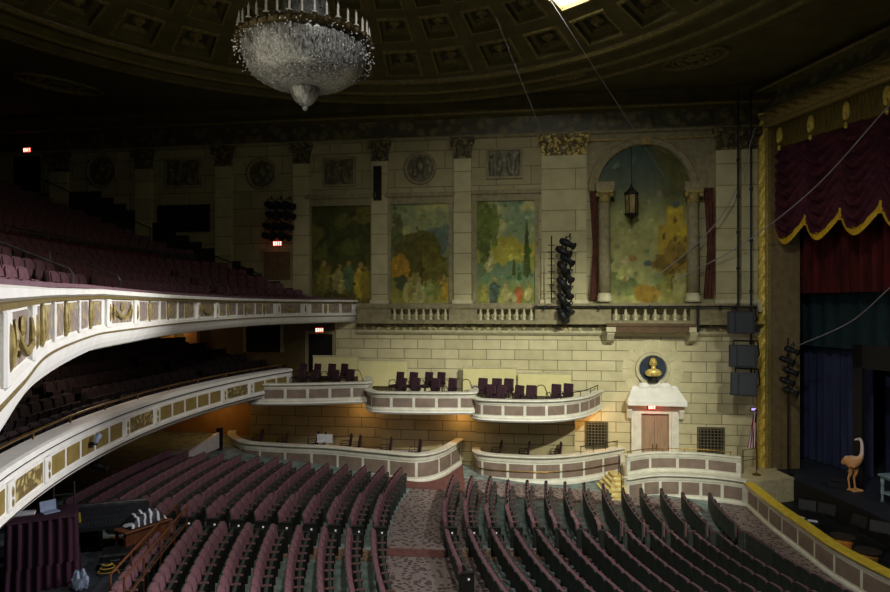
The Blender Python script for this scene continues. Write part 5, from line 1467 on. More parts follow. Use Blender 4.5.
# ------------------------------------------------------------------ speakers, truss, stage lights
def speaker(px, py0, py1, wpx, off, tilt, label):
    u = wu(px, off); loc = wl(u, off, wz(px, (py0+py1)/2, off)); Y = loc[1]; w = wpx*Y/F/2; h = (py1-py0)*Y/F/2
    t = thing('loudspeaker', label, 'speaker', loc, WROT+radians(-22), 'hung loudspeakers by the proscenium')
    t.rotation_euler = (radians(tilt), 0, WROT+radians(-24))
    b = MB(); b.add([(-w, -.35, -h), (w, -.35, -h), (w*.72, .45, -h), (-w*.72, .45, -h), (-w, -.35, h), (w, -.35, h), (w*.72, .45, h), (-w*.72, .45, h)], [(0, 3, 2, 1), (4, 5, 6, 7), (0, 1, 5, 4), (1, 2, 6, 5), (2, 3, 7, 6), (3, 0, 4, 7)])
    b.build('cabinet', M['speaker'], t)
    b = MB(); b.bbox(-w*.9, -w*.42, -.39, -.345, -h*.92, h*.92, .02); b.bbox(-w*.36, w*.9, -.39, -.345, -h*.92, h*.92, .02); b.build('front_mesh', M['grille'], t)
    b = MB()
    for s in (-1, 1): b.tube([(s*w*.7, -.1, h), (s*w*.7, -.1, h+.18)], .03, 6)
    b.tube([(-w*.75, -.1, h+.18), (w*.95, -.1, h+.18)], .035, 6); b.tube([(w*.95, -.1, h+.18), (w*1.0, .3, h*.2), (w*.8, .45, -h*.2)], .03, 6)
    b.build('hanger', M['iron'], t)
speaker(742, 311, 333, 25, 1.5, 4, 'top loudspeaker of the three hung beside the proscenium')
speaker(744, 345, 367, 26, 1.5, -2, 'middle loudspeaker of the three hung beside the proscenium')
speaker(745, 373, 396, 25, 1.5, -8, 'lowest loudspeaker of the three hung beside the proscenium')
for px, lb in ((738, 'left of two black vertical hanging pipes above the loudspeakers'), (751, 'right of two black vertical hanging pipes above the loudspeakers')):
    off = 1.1; u = wu(px, off); z0, z1 = wz(px, 306 if px < 745 else 395, off), 17.2
    b = MB(); b.tube([(0, 0, 0), (0, 0, z1-z0)], .045, 8)
    for i in range(6): b.tube([(0, 0, (z1-z0)*i/6), (0, .0, (z1-z0)*i/6+.12)], .075, 8)
    tag(b.build('hanging_pipe', M['black'], loc=wl(u, off, z0)), lb, 'pipe', 'hanging pipes beside the proscenium')
off = .8; ua_, ub_ = wu(534, off), wu(757, off); zz = wz(640, 306.5, off)
t = thing('lighting_pipe', 'long thin black pipe with clamps along the balustrade top', 'pipe', wl(ua_, off, zz), WROT)
b = MB(); b.tube([(0, 0, 0), (ub_-ua_, 0, 0)], .035, 8); b.build('pipe', M['black'], t)
for px in (536, 545, 560, 600, 650, 698, 720, 735): 
    x = wu(px, off)-ua_; b = MB(); b.bbox(x-.05, x+.05, -.06, .06, -.14 if px != 698 else -1.1, .06, .02); b.build('clamp', M['black'], t)
SL = [None]
def stage_light(loc, aim, label, group, s=1.0):
    rz = atan2(aim[1], aim[0])-pi/2; pitch = math.asin(aim[2]/np.linalg.norm(aim))
    if SL[0] is None:
        t = thing('stage_light', label, 'light', loc, 0, group)
        b = MB(); b.lathe([(.001, -.26), (.1, -.25), (.13, -.16), (.13, .02), (.1, .05), (.1, .26), (.14, .3), (.14, .33), (.11, .33)], 14, M=lambda p: (p[0], p[2], p[1])); b.build('lamp_body', M['black'], t, smooth=True)
        b = MB(); b.lathe([(.001, .28), (.1, .28)], 14, M=lambda p: (p[0], p[2], p[1])); b.build('lens', M['steel'], t)
        b = MB(); b.tube([(-.16, 0, 0), (-.16, 0, .24), (.16, 0, .24), (.16, 0, 0)], .018, 6); b.build('yoke', M['black'], t)
        b = MB(); b.tube([(0, 0, .24), (0, 0, .36)], .03, 6); b.build('hanger', M['black'], t)
        SL[0] = (t, tree_of(t))
    else: t = copy_tree(SL[0][0], SL[0][1], loc, 0, label, group)
    t.rotation_euler = (pitch, 0, rz); t.scale = (s, s, s); return t
off = .95
g = 'black spotlights stacked on the pole beside the arched mural'
names = ['topmost', 'second', 'third', 'fourth', 'fifth', 'sixth', 'seventh', 'eighth', 'ninth', 'lowest']
for i in range(10):
    px = 564+(-1.5 if i % 2 else 2.5); py = 243+i*8.0
    loc = wl(wu(px, off), off, wz(px, py, off))
    stage_light(loc, (.75, -.55, -.45) if i < 2 else (.45+.1*(i % 3), -.8, -.6-.05*i), '%s black spotlight from the top of stack by the arched mural' % names[i], g, 1.25)
zt_, zb_ = wz(565, 236, off), wz(565, 322, off)
b = MB(); b.tube([wl(wu(566, off-.2), off-.2, zb_), wl(wu(566, off-.2), off-.2, zt_)], .035, 8)
tag(b.build('lighting_pole', M['black']), 'upright black pole carrying the spotlight stack by the arched mural', 'pole')
t = thing('pole_ladder', 'thin black ladder pole standing left of the spotlight stack', 'ladder', wl(wu(551.5, off), off, wz(551, 302, off)), WROT)
H = wz(551, 236, off)-wz(551, 302, off)
b = MB(); b.tube([(0, 0, 0), (0, 0, H)], .035, 6); b.build('pole', M['black'], t)
for i in range(9):
    b = MB(); b.tube([(-.16, 0, H*(i+.6)/10), (.16, 0, H*(i+.6)/10)], .018, 5); b.build('rung', M['black'], t)
off = .6; g = 'dark spotlights clustered above the balcony exit'
for r_, (py, lst) in enumerate(((205, (270, 279, 288)), (215, (271, 280, 288)), (226, (268, 277, 286)), (236, (267, 276, 284)))):
    for c_, px in enumerate(lst):
        stage_light(wl(wu(px, off), off, wz(px, py, off)), (.8, -.5, -.3), '%s dark spotlight in %s row of cluster above the balcony exit sign' % (['left', 'middle', 'right'][c_], ['top', 'second', 'third', 'lowest'][r_]), g, 1.2)
g = 'spotlights on the side pipe inside the stage opening'
Yq = 26.6
for i, (px, py) in enumerate(((791, 350), (786, 360), (790, 371), (786, 381), (790, 391))):
    tt = .36; v = .9
    stage_light(AT(px, py, 26.9), (.6, -.7, -.3), '%s spotlight down the pipe just inside the stage opening' % ['topmost', 'second', 'third', 'fourth', 'lowest'][i], g, 1.0)
b = MB(); P0 = AT(788, 470, 27.0); b.tube([(P0[0], P0[1], .9), (P0[0], P0[1], AT(788, 338, 27.0)[2])], .04, 8); b.lathe([(.22, .9), (.22, .93), (.05, .97)], 12, c=(P0[0], P0[1], 0))
tag(b.build('lighting_stand', M['black']), 'thin black lighting stand against the brown stage reveal', 'stand')
# cables
Mcab = mat('grey cable', rgb(140, 136, 140), .5)
def cable(pts, r, label, m=None):
    b = MB(); b.tube(catmull3(pts), r, 6); tag(b.build('cable', m or Mcab), label, 'cable', 'thin cables strung across the hall')
def catmull3(P, n=10):
    P = [np.array(p, float) for p in P]; P = [2*P[0]-P[1]]+P+[2*P[-1]-P[-2]]; out = []
    for i in range(1, len(P)-2):
        for j in range(n):
            t = j/n; a, b, c, d = P[i-1], P[i], P[i+1], P[i+2]
            out.append(.5*((2*b)+(c-a)*t+(2*a-5*b+4*c-d)*t*t+(3*b-3*c+d-a)*t**3))
    out.append(P[-2]); return out
wp = lambda px, py, off: wl(wu(px, off), off, wz(px, py, off))
cable([AT(496, 18, 23), tuple((np.array(AT(496, 18, 23))+np.array(wp(545, 140, .35)))/2), wp(545, 140, .35)], .022, 'pale cable from ceiling coffer down to the twin pier capital')
cable([AT(547, -5, 21.8), tuple((np.array(AT(547, -5, 21.8))+np.array(wp(664, 176, .3)))/2), wp(664, 176, .3)], .014, 'faint cable from the bright ceiling lamp to the arched mural')
cable([wp(755, 128, 1.2), wp(735, 192, 1.0), wp(704, 237, .8), wp(656, 277, .6)], .022, 'curving pale cable from the stage corner across the arched mural')
cable([AT(893, 101, 20), AT(812, 190, 24), AT(738, 247, 27.2), wp(676, 279, .6)], .022, 'long pale cable crossing in front of the wine valance')
cable([AT(893, 285, 21), AT(850, 322, 23.8), AT(797, 346, 26.6)], .02, 'pale cable sagging across the dark stage opening')
# flag and small sign near the proscenium
P0 = AT(754, 468, 26.6)
t = thing('flag', 'striped flag hanging limp from a pole by the rope-twist frame', 'flag', (P0[0], P0[1], .98))
zf1, zf0 = AT(754, 408, 26.6)[2]-.98, AT(754, 448, 26.6)[2]-.98
b = MB(); b.tube([(.1, 0, 0), (.1, 0, zf1+.35)], .02, 8); b.ball((.1, 0, zf1+.4), .05, 8, 6); b.lathe([(.16, 0), (.16, .04), (.03, .08)], 12, c=(.1, 0, 0)); b.build('pole', M['brass'], t)
b = MB(); nx, nz = 13, 12
for j in range(nz+1):
    for i in range(nx+1):
        wd = .12+.3*(1-j/nz)
        b.v.append((.1-wd*(i/nx), .06*sin(i*1.3+j*.2), zf0+(zf1-zf0)*j/nz-.25*(i/nx)*(j/nz)))
for j in range(nz):
    for i in range(nx):
        b.f.append((j*(nx+1)+i, j*(nx+1)+i+1, (j+1)*(nx+1)+i+1, (j+1)*(nx+1)+i)); b.mi.append(2 if (j > 7 and i < 6) else i % 2)
b.build('cloth', [mat('flag red', rgb(150, 40, 50), .8), mat('flag white', rgb(225, 220, 225), .8), mat('flag blue', rgb(40, 46, 110), .8)], t)
Pz = wp(753.5, 409, .2); t = thing('wall_sign', 'tiny violet lit box on the wall under the hung loudspeakers', 'sign', Pz, WROT)
b = MB(); b.bbox(-.14, .14, -.08, 0, -.08, .08, .02); b.build('sign_box', M['iron'], t)
b = MB(); b.box(-.11, .11, -.09, -.08, -.05, .05); b.build('sign_face', mat('violet lamp', (.2, .15, .5), .4, emit=(.5, .4, 1), es=1.2), t)

# ------------------------------------------------------------------ on the stage and in the pit
Mbird = bpy.data.materials.new('bird plumage'); Mbird.use_nodes = True
nt = Mbird.node_tree; bs_ = nt.nodes['Principled BSDF']; bs_.inputs['Roughness'].default_value = .8
tc = nt.nodes.new('ShaderNodeTexCoord'); sp = nt.nodes.new('ShaderNodeSeparateXYZ'); nz_ = nt.nodes.new('ShaderNodeTexNoise'); nz_.inputs['Scale'].default_value = 9
ad = nt.nodes.new('ShaderNodeMath'); ad.operation = 'MULTIPLY_ADD'; ad.inputs[1].default_value = .25
mr = nt.nodes.new('ShaderNodeMapRange'); mr.inputs['From Max'].default_value = 2.3
rp = nt.nodes.new('ShaderNodeValToRGB'); el = rp.color_ramp.elements
el[0].position = 0; el[0].color = (*rgb(214, 156, 92), 1); el[1].position = .5; el[1].color = (*rgb(206, 150, 100), 1)
for p_, c_ in ((.38, rgb(210, 154, 94)), (.6, rgb(210, 158, 104)), (.7, rgb(232, 210, 196)), (.9, rgb(236, 220, 214)), (1, rgb(216, 190, 180))):
    e = el.new(p_); e.color = (*c_, 1)
nt.links.new(tc.outputs['Object'], sp.inputs[0]); nt.links.new(tc.outputs['Object'], nz_.inputs['Vector'])
nt.links.new(nz_.outputs['Fac'], ad.inputs[0]); nt.links.new(sp.outputs['Z'], ad.inputs[2]); nt.links.new(ad.outputs[0], mr.inputs['Value'])
nt.links.new(mr.outputs[0], rp.inputs['Fac']); nt.links.new(rp.outputs['Color'], bs_.inputs['Base Color'])
V = [((0, 0, 1.12), .27), ((.17, 0, 1.16), .24), ((.29, 0, 1.26), .13), ((.36, 0, 1.45), .075), ((.37, 0, 1.72), .06), ((.35, 0, 1.95), .058), ((.29, -.03, 2.05), .078), ((.2, -.07, 2.02), .045), ((.12, -.1, 1.98), .016),
     ((-.18, 0, 1.12), .21), ((-.31, 0, 1.04), .12), ((-.37, 0, .97), .06)]
E = [(0, 1), (1, 2), (2, 3), (3, 4), (4, 5), (5, 6), (6, 7), (7, 8), (0, 9), (9, 10), (10, 11)]
for s in (-1, 1):
    k = len(V); dx = .05*s
    V += [((.03+dx, s*.13, .92), .12), ((.06+dx, s*.14, .68), .07), ((-.03+dx, s*.14, .5), .045), ((.0+dx, s*.14, .26), .036), ((.02+dx, s*.14, .07), .036)]
    E += [(0, k), (k, k+1), (k+1, k+2), (k+2, k+3), (k+3, k+4)]
    f = len(V)
    for ang in (-.55, 0, .55, pi):
        L = .2 if ang != pi else .1
        V += [((.02+dx+L*.7*cos(ang), s*.14+L*.7*sin(ang), .05), .034), ((.02+dx+L*1.5*cos(ang), s*.14+L*1.5*sin(ang), .026), .02)]
        n_ = len(V); E += [(k+4, n_-2), (n_-2, n_-1)]
me = bpy.data.meshes.new('bird_figure'); me.from_pydata([v for v, r in V], E, []); me.materials.append(Mbird)
bd = bpy.data.objects.new('bird_statue', me); COL.objects.link(bd)
sk = bd.modifiers.new('skin', 'SKIN'); ss = bd.modifiers.new('smooth', 'SUBSURF'); ss.levels = ss.render_levels = 2
for i, (v, r) in enumerate(V):
    me.skin_vertices[0].data[i].radius = (r, r)
me.skin_vertices[0].data[0].use_root = True
Pb = AT(855, 490.5, 24.6); bd.location = (Pb[0]-.12, Pb[1], .9); bd.rotation_euler = (0, 0, radians(-52)); bd.scale = (.95, .95, 1.0); 
tag(bd, 'tall orange ostrich-like bird figure with long white neck on the stage', 'bird')
b = MB(); 
for s in (-1, 1): b.ball((.275, -.03+s*.07-.02, 2.07), .02, 8, 6)
b.build('eye', M['black'], bd)
Pw = AT(838, 489, 25.0); t = thing('stage_monitor', 'black wedge monitor speaker lying on the stage beside the bird', 'speaker', (Pw[0], Pw[1], .9), radians(-30))
b = MB(); b.prism([(-.3, 0), (.3, 0), (.3, .12), (-.05, .42), (-.3, .38)], -.35, .35, M=lambda p: (p[2], -p[0], p[1])); b.build('cabinet', M['black'], t)
b = MB(); b.lathe([(.15, 0), (.14, .02), (.02, .0)], 14, M=lambda p: (p[0]-.12, -.13-p[1]*.65-p[2]*.6, .25+p[1]*.6-p[2]*.6)); b.build('cone', M['grille'], t)
Pp = AT(892, 505, 22.9); t = thing('prop_table', 'pale blue grey painted prop table at the right edge of the stage', 'table', (Pp[0]+.2, Pp[1], .9), PROT)
Mp = mat('pale blue grey paint', rgb(136, 158, 166), .6, rgb(110, 132, 140), 5)
b = MB(); b.bbox(-.5, .5, -.35, .35, .92, 1.0, .02); b.bbox(-.44, .44, -.3, .3, .84, .92, .02); b.build('tabletop', Mp, t)
for sx in (-1, 1):
    for sy in (-1, 1):
        b = MB(); b.lathe([(.07, 0), (.05, .1), (.04, .2), (.07, .4), (.05, .6), (.07, .84)], 10, c=(sx*.38, sy*.25, 0)); b.build('leg', Mp, t, smooth=True)
b = MB(); b.bbox(-.42, .42, -.29, .29, .3, .36, .01); b.build('shelf', Mp, t)
Mcop = mat('polished copper', rgb(226, 170, 90), .3, rgb(180, 120, 54), 5, metal=.3)
for px, Y, lb in ((843, 20.3, 'copper kettledrum in the pit, nearer the proscenium'), (868, 19.1, 'copper kettledrum in the pit, nearer the picture edge')):
    P0 = AT(px, 540, Y); t = thing('kettledrum', lb, 'drum', (P0[0], P0[1], .02), 0, 'copper kettledrums in the orchestra pit')
    b = MB(); b.lathe([(.05, .22), (.16, .25), (.26, .36), (.31, .52), (.33, .66)], 24); b.build('bowl', Mcop, t, smooth=True)
    b = MB(); b.lathe([(.35, .64), (.36, .66), (.36, .69), (.34, .7), (.001, .71)], 24); b.build('drumhead', mat('drum skin', rgb(52, 44, 34), .6), t)
    for i in range(4):
        a = pi/2*i+.4; b = MB(); b.tube([(.33*cos(a), .33*sin(a), .62), (.3*cos(a), .3*sin(a), .35), (.26*cos(a), .26*sin(a), 0)], .016, 5); b.build('leg', M['iron'], t)
def music_stand(px, Y, label, paper=False):
    P0 = AT(px, 540, Y); t = thing('music_stand', label, 'music stand', (P0[0], P0[1], .02), random.uniform(-.4, .4)-.9, 'black music stands in the pit')
    b = MB(); b.tube([(0, 0, .04), (0, 0, .95)], .018, 6); b.build('pole', M['black'], t)
    b = MB(); b.box(-.27, .27, -.012, .0, 0, .34, M=lambda p: (p[0], p[1]+p[2]*.35, .92+p[2]*.9)); b.bbox(-.27, .27, -.07, .0, .9, .92, .005); b.build('desk', M['black'], t)
    for i in range(3):
        a = 2*pi*i/3; b = MB(); b.tube([(0, 0, .12), (.24*cos(a), .24*sin(a), 0)], .012, 5); b.build('leg', M['black'], t)
for px, Y, lb in ((807, 22.2, 'black music stand in the pit near the proscenium end'), (826, 21.8, 'black music stand between white papers and first kettledrum'), (858, 20.6, 'black music stand behind and between the two kettledrums'), (880, 20.0, 'black music stand at the right edge of the pit')):
    music_stand(px, Y, lb)
P0 = AT(803, 527, 22.3); t = thing('percussion_table', 'low table in the pit covered with white sheets', 'table', (P0[0]+.1, P0[1], .02), -.8)
b = MB(); b.bbox(-.5, .5, -.25, .25, .5, .55, .02); b.build('tabletop', M['black'], t)
for sx in (-1, 1):
    for sy in (-1, 1): b = MB(); b.tube([(sx*.44, sy*.2, .5), (sx*.46, sy*.22, 0)], .018, 5); b.build('leg', M['black'], t)
for i, (x, y, r_) in enumerate(((-.2, .02, .3), (.22, -.05, -.4))):
    b = MB(); b.box(-.15, .15, -.11, .11, 0, .012); tag(b.build('paper_sheet', M['paper'], loc=(P0[0]+.1+x*cos(-.8)-y*sin(-.8), P0[1]+x*sin(-.8)+y*cos(-.8), .572), rz=r_), ['white sheet on the pit table, end nearer the stage rail', 'white sheet on the pit table, end nearer the kettledrums'][i], 'paper')

# ------------------------------------------------------------------ sound desk corner under the loge
PF = 1.62
b = MB(); b.prism([(-14.5, 12.4), (-6.75, 12.6), (-7.0, 14.4), (-7.7, 17.5), (-13, 17.7)], .9, PF)
t = thing('desk_platform', 'dark carpeted sound platform in the corner under the loge', 'platform')
b.build('deck', mat('charcoal carpet', rgb(62, 68, 78), .95, rgb(50, 54, 62), 6), t)
def pleat_box(name, label, px0, px1, py0, py1, Y, depth, rz):
    c = AT((px0+px1)/2, py1, Y); w = (px1-px0)*Y/F/2*.86; zt = AT(0, py0, Y)[2]; H = zt-PF
    t = thing(name, label, 'table', (c[0], c[1], PF), rz)
    for nm, z0, z1, g in (('upper_skirt', H*.34, H, .0), ('lower_skirt', 0, H*.36, .03)):
        b = MB(); pts = []
        per = [(-w-g, -depth/2-g), (w+g, -depth/2-g), (w+g, depth/2+g), (-w-g, depth/2+g), (-w-g, -depth/2-g)]
        for (xa, ya), (xb, yb) in zip(per[:-1], per[1:]):
            L = math.hypot(xb-xa, yb-ya); n = int(L/.035)
            for i in range(n):
                f = i/n; d = .05*sin(f*L*2*pi/.19); nx_, ny_ = (yb-ya)/L, -(xb-xa)/L
                pts.append((xa+(xb-xa)*f+nx_*d, ya+(yb-ya)*f+ny_*d))
        K = len(pts); vs = [(x, y, z1) for x, y in pts]+[(x*1.03, y*1.03, z0) for x, y in pts]
        b.add(vs, [(i, (i+1) % K, K+(i+1) % K, K+i) for i in range(K)]); b.build(nm, M['drape'], t, smooth=True)
    b = MB(); b.bbox(-w-.02, w+.02, -depth/2-.02, depth/2+.02, H-.03, H+.02, .02); b.build('tabletop', M['drape'], t)
    return c, H
cT, HT = pleat_box('draped_stand', 'tall stand skirted in pleated purple drapes in two tiers', 10, 76, 514, 582, 14.8, 1.0, radians(28))
def on_top(dx, dy, rz=radians(28)): return (cT[0]+dx*cos(rz)-dy*sin(rz), cT[1]+dx*sin(rz)+dy*cos(rz), PF+HT+.02)
t = thing('laptop', 'pale laptop computer on the purple draped stand', 'laptop', on_top(.15, 0), .9)
b = MB(); b.bbox(-.17, .17, -.12, .12, 0, .02, .008); b.build('keyboard', M['bluewhite'], t)
b = MB(); b.box(-.17, .17, 0, .012, 0, .24, M=lambda p: (p[0], p[1]+.12+p[2]*.2, p[2])); b.build('screen', M['bluewhite'], t)
b = MB(); b.bbox(-.2, .2, -.14, .14, 0, .05, .01); tag(b.build('paper_pile', M['paper'], loc=on_top(-.35, .1), rz=.4), 'low pile of white papers beside the laptop on the draped stand', 'papers')
t = thing('metal_rack', 'tall grey metal frame standing behind the purple draped stand', 'rack', AT(64, 540, 15.9)[:2]+(PF,), radians(28))
b = MB(); b.tube([(-.22, 0, 0), (-.22, 0, 2.0), (.22, 0, 2.0), (.22, 0, 0)], .025, 6)
for z in (.5, 1.1, 1.7): b.tube([(-.22, 0, z), (.22, 0, z)], .018, 6)
b.build('frame', M['steel'], t)
Pc = AT(66, 578, 14.3); b = MB()
def crumple(p, th, ph): 
    n = .82+.3*vnoise(np.array([th*2.2+4]), np.array([ph*2.4+7]), 5)[0]; return (Pc[0]+(p[0]-Pc[0])*n, Pc[1]+(p[1]-Pc[1])*n, PF+max(0, (p[2]-PF)*n))
b.ball((Pc[0]+.25, Pc[1]+.1, PF+.16), (.19, .15, .2), 20, 14, fn=lambda p, th, ph: ((Pc[0]+.25)+(p[0]-Pc[0]-.25)*(.8+.4*vnoise(np.array([th*2.2+4]), np.array([ph*2.4+7]), 5)[0]), p[1], max(PF, p[2]*(1)+.12*sin(5*th)*cos(3*ph))))
tag(b.build('plastic_bag', M['bluewhite'], smooth=False), 'crumpled pale plastic bag on the floor beside the draped stand', 'bag')
# mixing console, racks, covered gear, counter
Pm = AT(108, 545, 16.6); t = thing('mixing_console', 'black sound mixing console on its desk under the loge', 'console', (Pm[0], Pm[1], PF), radians(20))
b = MB(); b.prism([(-.45, .72), (.45, .86), (.45, 1.1), (.3, 1.12), (-.45, .82)], -.95, .95, M=lambda p: (p[2], p[0], p[1])); b.build('console_body', M['speaker'], t)
b = MB()
for i in range(22):
    x = -.88+.08*i
    for j in range(3): b.box(x-.012, x+.012, -.3+j*.2-.03, -.3+j*.2+.03, .86+j*.075, .9+j*.078)
b.build('faders', M['steel'], t)
for s in (-1, 1):
    b = MB(); b.bbox(s*.8-.06, s*.8+.06, -.35, .4, 0, .74, .02); b.build('leg', M['black'], t)
b = MB(); b.bbox(-.9, .9, .3, .42, 1.1, 1.2, .02); b.build('meter_bridge', M['steel'], t)
for px, py, Y, w, h, lb in ((88, 540, 16.9, .6, .8, 'black equipment case left of the sound console'), (118, 552, 15.6, .7, .45, 'low black equipment case in front of the sound console'), (140, 530, 17.4, .6, .75, 'black equipment case behind the striped cover')):
    P0 = AT(px, py, Y); t = thing('equipment_case', lb, 'case', (P0[0], P0[1], PF), .3)
    b = MB(); b.bbox(-w/2, w/2, -.3, .3, 0, h, .03); b.build('case_body', M['black'], t)
    b = MB()
    for z in (.04, h*.5, h-.05): b.box(-w/2-.008, w/2+.008, -.308, .308, z, z+.03)
    b.build('edge_trim', M['steel'], t)
    b = MB(); b.tube([(-.1, -.31, h*.7), (-.1, -.36, h*.7), (.1, -.36, h*.7), (.1, -.31, h*.7)], .014, 6); b.build('handle', M['steel'], t)
Pk = AT(138, 562, 15.8); t = thing('wood_counter', 'brown wooden counter at the edge of the sound platform', 'counter', (Pk[0], Pk[1]+.5, PF), radians(58))
b = MB(); b.box(-.6, .6, -.05, .05, -.5, .75); b.build('front_panel', M['wood'], t)
b = MB(); b.bbox(-.65, .65, -.1, .45, .75, .8, .02); b.build('worktop', M['wood'], t)
b = MB(); b.box(-.6, -.54, .36, .42, -.3, .75); b.box(.54, .6, .36, .42, -.3, .75); b.build('leg', M['wood'], t)
zz = PF+.81
Ms = bpy.data.materials.new('striped cover'); Ms.use_nodes = True; nt = Ms.node_tree
w_ = nt.nodes.new('ShaderNodeTexWave'); w_.inputs['Scale'].default_value = 1.6; w_.inputs['Distortion'].default_value = 6; rp = nt.nodes.new('ShaderNodeValToRGB')
tc = nt.nodes.new('ShaderNodeTexCoord'); nt.links.new(tc.outputs['Object'], w_.inputs['Vector'])
rp.color_ramp.elements[0].position = .74; rp.color_ramp.elements[0].color = (.012, .013, .02, 1); rp.color_ramp.elements[1].position = .84; rp.color_ramp.elements[1].color = (.6, .64, .72, 1)
nt.links.new(w_.outputs['Fac'], rp.inputs['Fac']); nt.links.new(rp.outputs['Color'], nt.nodes['Principled BSDF'].inputs['Base Color'])
b = MB(); n = 16
for j in range(n+1):
    for i in range(n+1):
        x, y = -.5+1.0*i/n, -.24+.48*j/n; e = max(abs(x)/.5, abs(y)/.24)
        b.v.append((x, y, .02+.3*(1-e**3)*(.7+.5*vnoise(np.array([i*.45]), np.array([j*.5]), 9)[0])))
b.f = [(j*(n+1)+i, j*(n+1)+i+1, (j+1)*(n+1)+i+1, (j+1)*(n+1)+i) for j in range(n) for i in range(n)]; b.mi = [0]*len(b.f)
tag(b.build('striped_cover', Ms, loc=(Pk[0]-.15, Pk[1]+.65, zz), rz=radians(58), smooth=True), 'black and white striped cover heaped over gear on the wooden counter', 'cover')
P0 = AT(79, 540, 16.2); b = MB(); b.tube(catmull3([(P0[0], P0[1], PF), (P0[0]-.03, P0[1], PF+.35), (P0[0]+.02, P0[1], PF+.8), (P0[0], P0[1], PF+1.15)]), .03, 6)
tag(b.build('yellow_cable', mat('yellow cable', rgb(190, 170, 40), .5)), 'bright yellow cable hanging upright behind the draped stand', 'cable')
P0 = AT(108, 548, 15.2); b = MB(); b.tube([(P0[0]+.25*cos(a_)*(1-.01*i_), P0[1]+.18*sin(a_)*(1-.01*i_), PF+.03+.004*i_) for i_, a_ in enumerate(np.linspace(0, 6*pi, 60))], .018, 5)
tag(b.build('coiled_cable', mat('amber cable', rgb(190, 160, 70), .5)), 'coiled amber cable on the platform in front of the console', 'cable')
for i, (x0, dz) in enumerate(((0, 0), (.28, -.3))):
    A = np.array((-6.9+x0, 13.2, PF-.1+dz*.3)); B = np.array((-7.5+x0, 17.9, PF-.1+dz*.3)); t = thing('platform_railing', ['brown wooden guard rail along the sound platform edge, inner one', 'brown wooden guard rail beside the rear seats, outer one'][i], 'rail', tuple(A))
    D = B-A
    b = MB(); b.tube([(0, 0, .95), tuple(D+np.array((0, 0, .95)))], .028, 8); b.tube([(0, 0, .5), tuple(D+np.array((0, 0, .5)))], .02, 8); b.build('handrail', M['wood'], t)
    for f in np.linspace(0, 1, 5):
        p = D*f; b = MB(); b.tube([(p[0], p[1], -.1), (p[0], p[1], .95)], .022, 6); b.build('post', M['wood'], t)
# white partition at the rear and dark lamp under the loge
A = np.array(AT(181, 462, 25.9)); B = np.array(AT(218, 452, 28.6)); D = B-A; L = math.hypot(D[0], D[1])
t = thing('low_partition', 'low white partition with pointed end behind the last seat rows', 'partition', (A[0], A[1], 1.45), atan2(D[1], D[0]))
b = MB(); b.prism([(0, .3), (.5, .52), (L, .9), (L, .2), (.5, .2)], -.06, .06, M=lambda p: (p[0], p[2], p[1])); b.build('panel', M['white'], t)
b = MB(); b.bbox(L, L+.25, -.1, .1, -.1, 1.1, .02); b.bbox(.5, .6, -.05, .05, -.1, .3, .01); b.build('post', M['black'], t)
stage_light(AT(98, 466, 17.0), (.8, .2, -.4), 'dark spotlight hanging beneath the loge above the sound desk', 'spotlights under the loge', .8)
for x0, y0 in ((157, 342), (193, 342)):
    pass
# warm lit piers of the loge rear wall
for px, lb in ((150, 0), (190, 0)):
    pass

# ------------------------------------------------------------------ lights
def spot(name, loc, aim, P, size, blend=.7, col=(1, .93, .78), rad=.4):
    l = bpy.data.lights.new(name, 'SPOT'); l.energy = P; l.spot_size = radians(size); l.spot_blend = blend; l.color = col; l.shadow_soft_size = rad
    o = bpy.data.objects.new(name, l); COL.objects.link(o); o.location = loc
    from mathutils import Vector
    o.rotation_euler = (Vector(aim)-Vector(loc)).to_track_quat('-Z', 'Y').to_euler(); return o
def point(name, loc, P, col, rad=.15):
    l = bpy.data.lights.new(name, 'POINT'); l.energy = P; l.color = col; l.shadow_soft_size = rad
    o = bpy.data.objects.new(name, l); COL.objects.link(o); o.location = loc; return o
spot('flood_wall', (10, 7, 16.0), (4.5, 28.5, 2.0), 19500, 42, .9, (1, .99, .83), .35)
spot('flood_balcony', (12, 15, 12.5), (-4.5, 7.5, 7.0), 19000, 58, .8, (.98, .96, 1), .4)
spot('seat_fill', (9, 9, 16.5), (-3, 20, 1.2), 3400, 60, .8, (.95, .9, 1), .5)  # added fill for the rear seat block, without a fixture
spot('upper_wall_fill', (6, 3, 12), (5, 29, 9.0), 380, 62, 1.0, (1, .92, .68), 1.0)  # added wide spot that lifts the upper side wall
spot('coffer_lamp', pol(rm, a, zc-.25), (5, 22.5, 0), 4200, 92, .6, (1, .97, .86), .4)
ORG = (1, .52, .16)
point('bay_glow', wl(wu(366), 1.25, 3.2), 18, ORG)
point('bay_glow', wl(wu(463), 1.35, 3.0), 20, ORG)
point('bay_glow', wl(wu(590), .9, 3.1), 34, ORG)
point('loge_under_glow', wl(wu(222), 1.2, 3.3), 24, ORG)
point('loge_under_glow', wl(wu(160), 1.8, 3.3), 5, ORG)
point('loge_rear_glow', wl(wu(181), .7, 6.9), 16, (1, .6, .3))
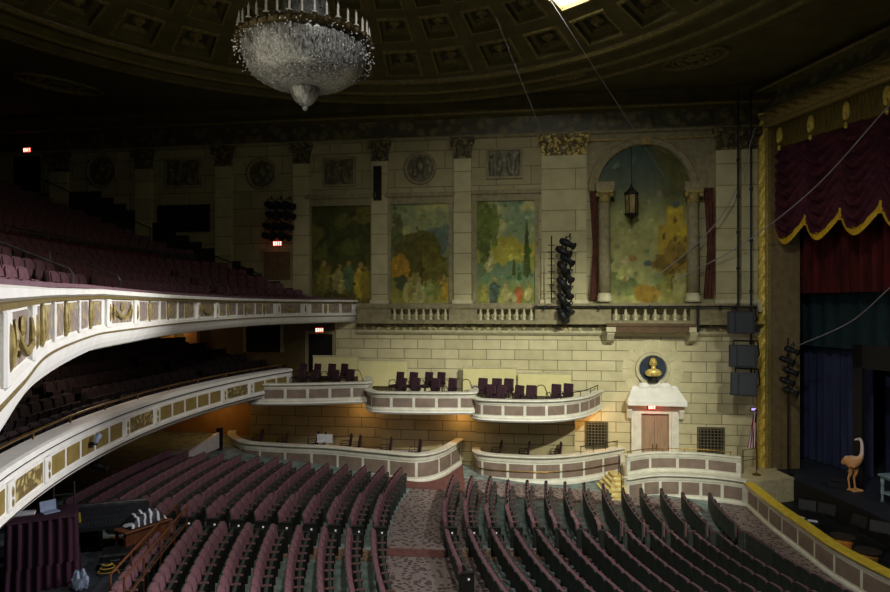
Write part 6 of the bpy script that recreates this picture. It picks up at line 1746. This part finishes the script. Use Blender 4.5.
point('loge_fill', (-10.5, 19, 6.7), 62, (1, .8, .64), .6)  # added fill that lifts the seats under the balcony
point('loge_rear_glow', (-16.0, 24.0, 7.2), 12, (1, .55, .25))
point('exit_glow', wl(wu(652), .7, wz(652, 409)), 5, (1, .1, .06), .05)
point('exit_glow', wl(wu(277), .5, wz(277, 244)), 1.2, (1, .1, .06), .05)
point('ambient_fill', (-5, 13, 12.5), 290, (1, .92, .66), 2.5)  # added soft point giving faint even ambience, no real fixture
spot('seat_back_fill', (-2, 1, 13.5), (5, 20, 1), 1500, 60, 1.0, (.95, 1, .95), .8)  # added from the camera side to brighten the seat backs
point('pit_fill', (12.5, 19.4, .55), 2.5, (1, .7, .35), .05)  # small warm fill added for the kettledrum bowls
spot('proscenium_fill', (0, 12, 9.5), (15.5, 24, 9.5), 850, 52, .9, (1, .93, .8), .6)  # added fill for the valance and gold frame, no real source
spot('ceiling_bounce_fill', (-3, 12, 4), (-2, 17, 18), 300, 110, 1.0, (1, .92, .66), 1.5)  # added upward spot imitating light bounced onto the ceiling
point('stage_fill', (17.5, 20, 9), 150, (.6, .7, 1), 1.0)  # added bluish fill that brightens the stage curtains
spot('stage_spot', (12, 12, 13), (16, 25, 1), 700, 40, .9, (1, .95, .9), .4)  # spot aimed at the stage around the bird, tied to no built light
w = bpy.data.worlds.new('hall'); SC.world = w; w.use_nodes = True
w.node_tree.nodes['Background'].inputs[0].default_value = (.9, .85, .7, 1); w.node_tree.nodes['Background'].inputs[1].default_value = .022

# ------------------------------------------------------------------ camera
cam = bpy.data.cameras.new('camera'); co = bpy.data.objects.new('camera', cam); COL.objects.link(co)
cam.sensor_fit = 'HORIZONTAL'; cam.sensor_width = 36; cam.lens = 36*F/890; cam.shift_y = (HY-296)/890; cam.clip_start = .05; cam.clip_end = 200
co.location = (0, 0, EYE); co.rotation_euler = (pi/2, 0, 0); SC.camera = co
SC.view_settings.view_transform = 'Standard'; SC.view_settings.look = 'None'; SC.view_settings.exposure = 0
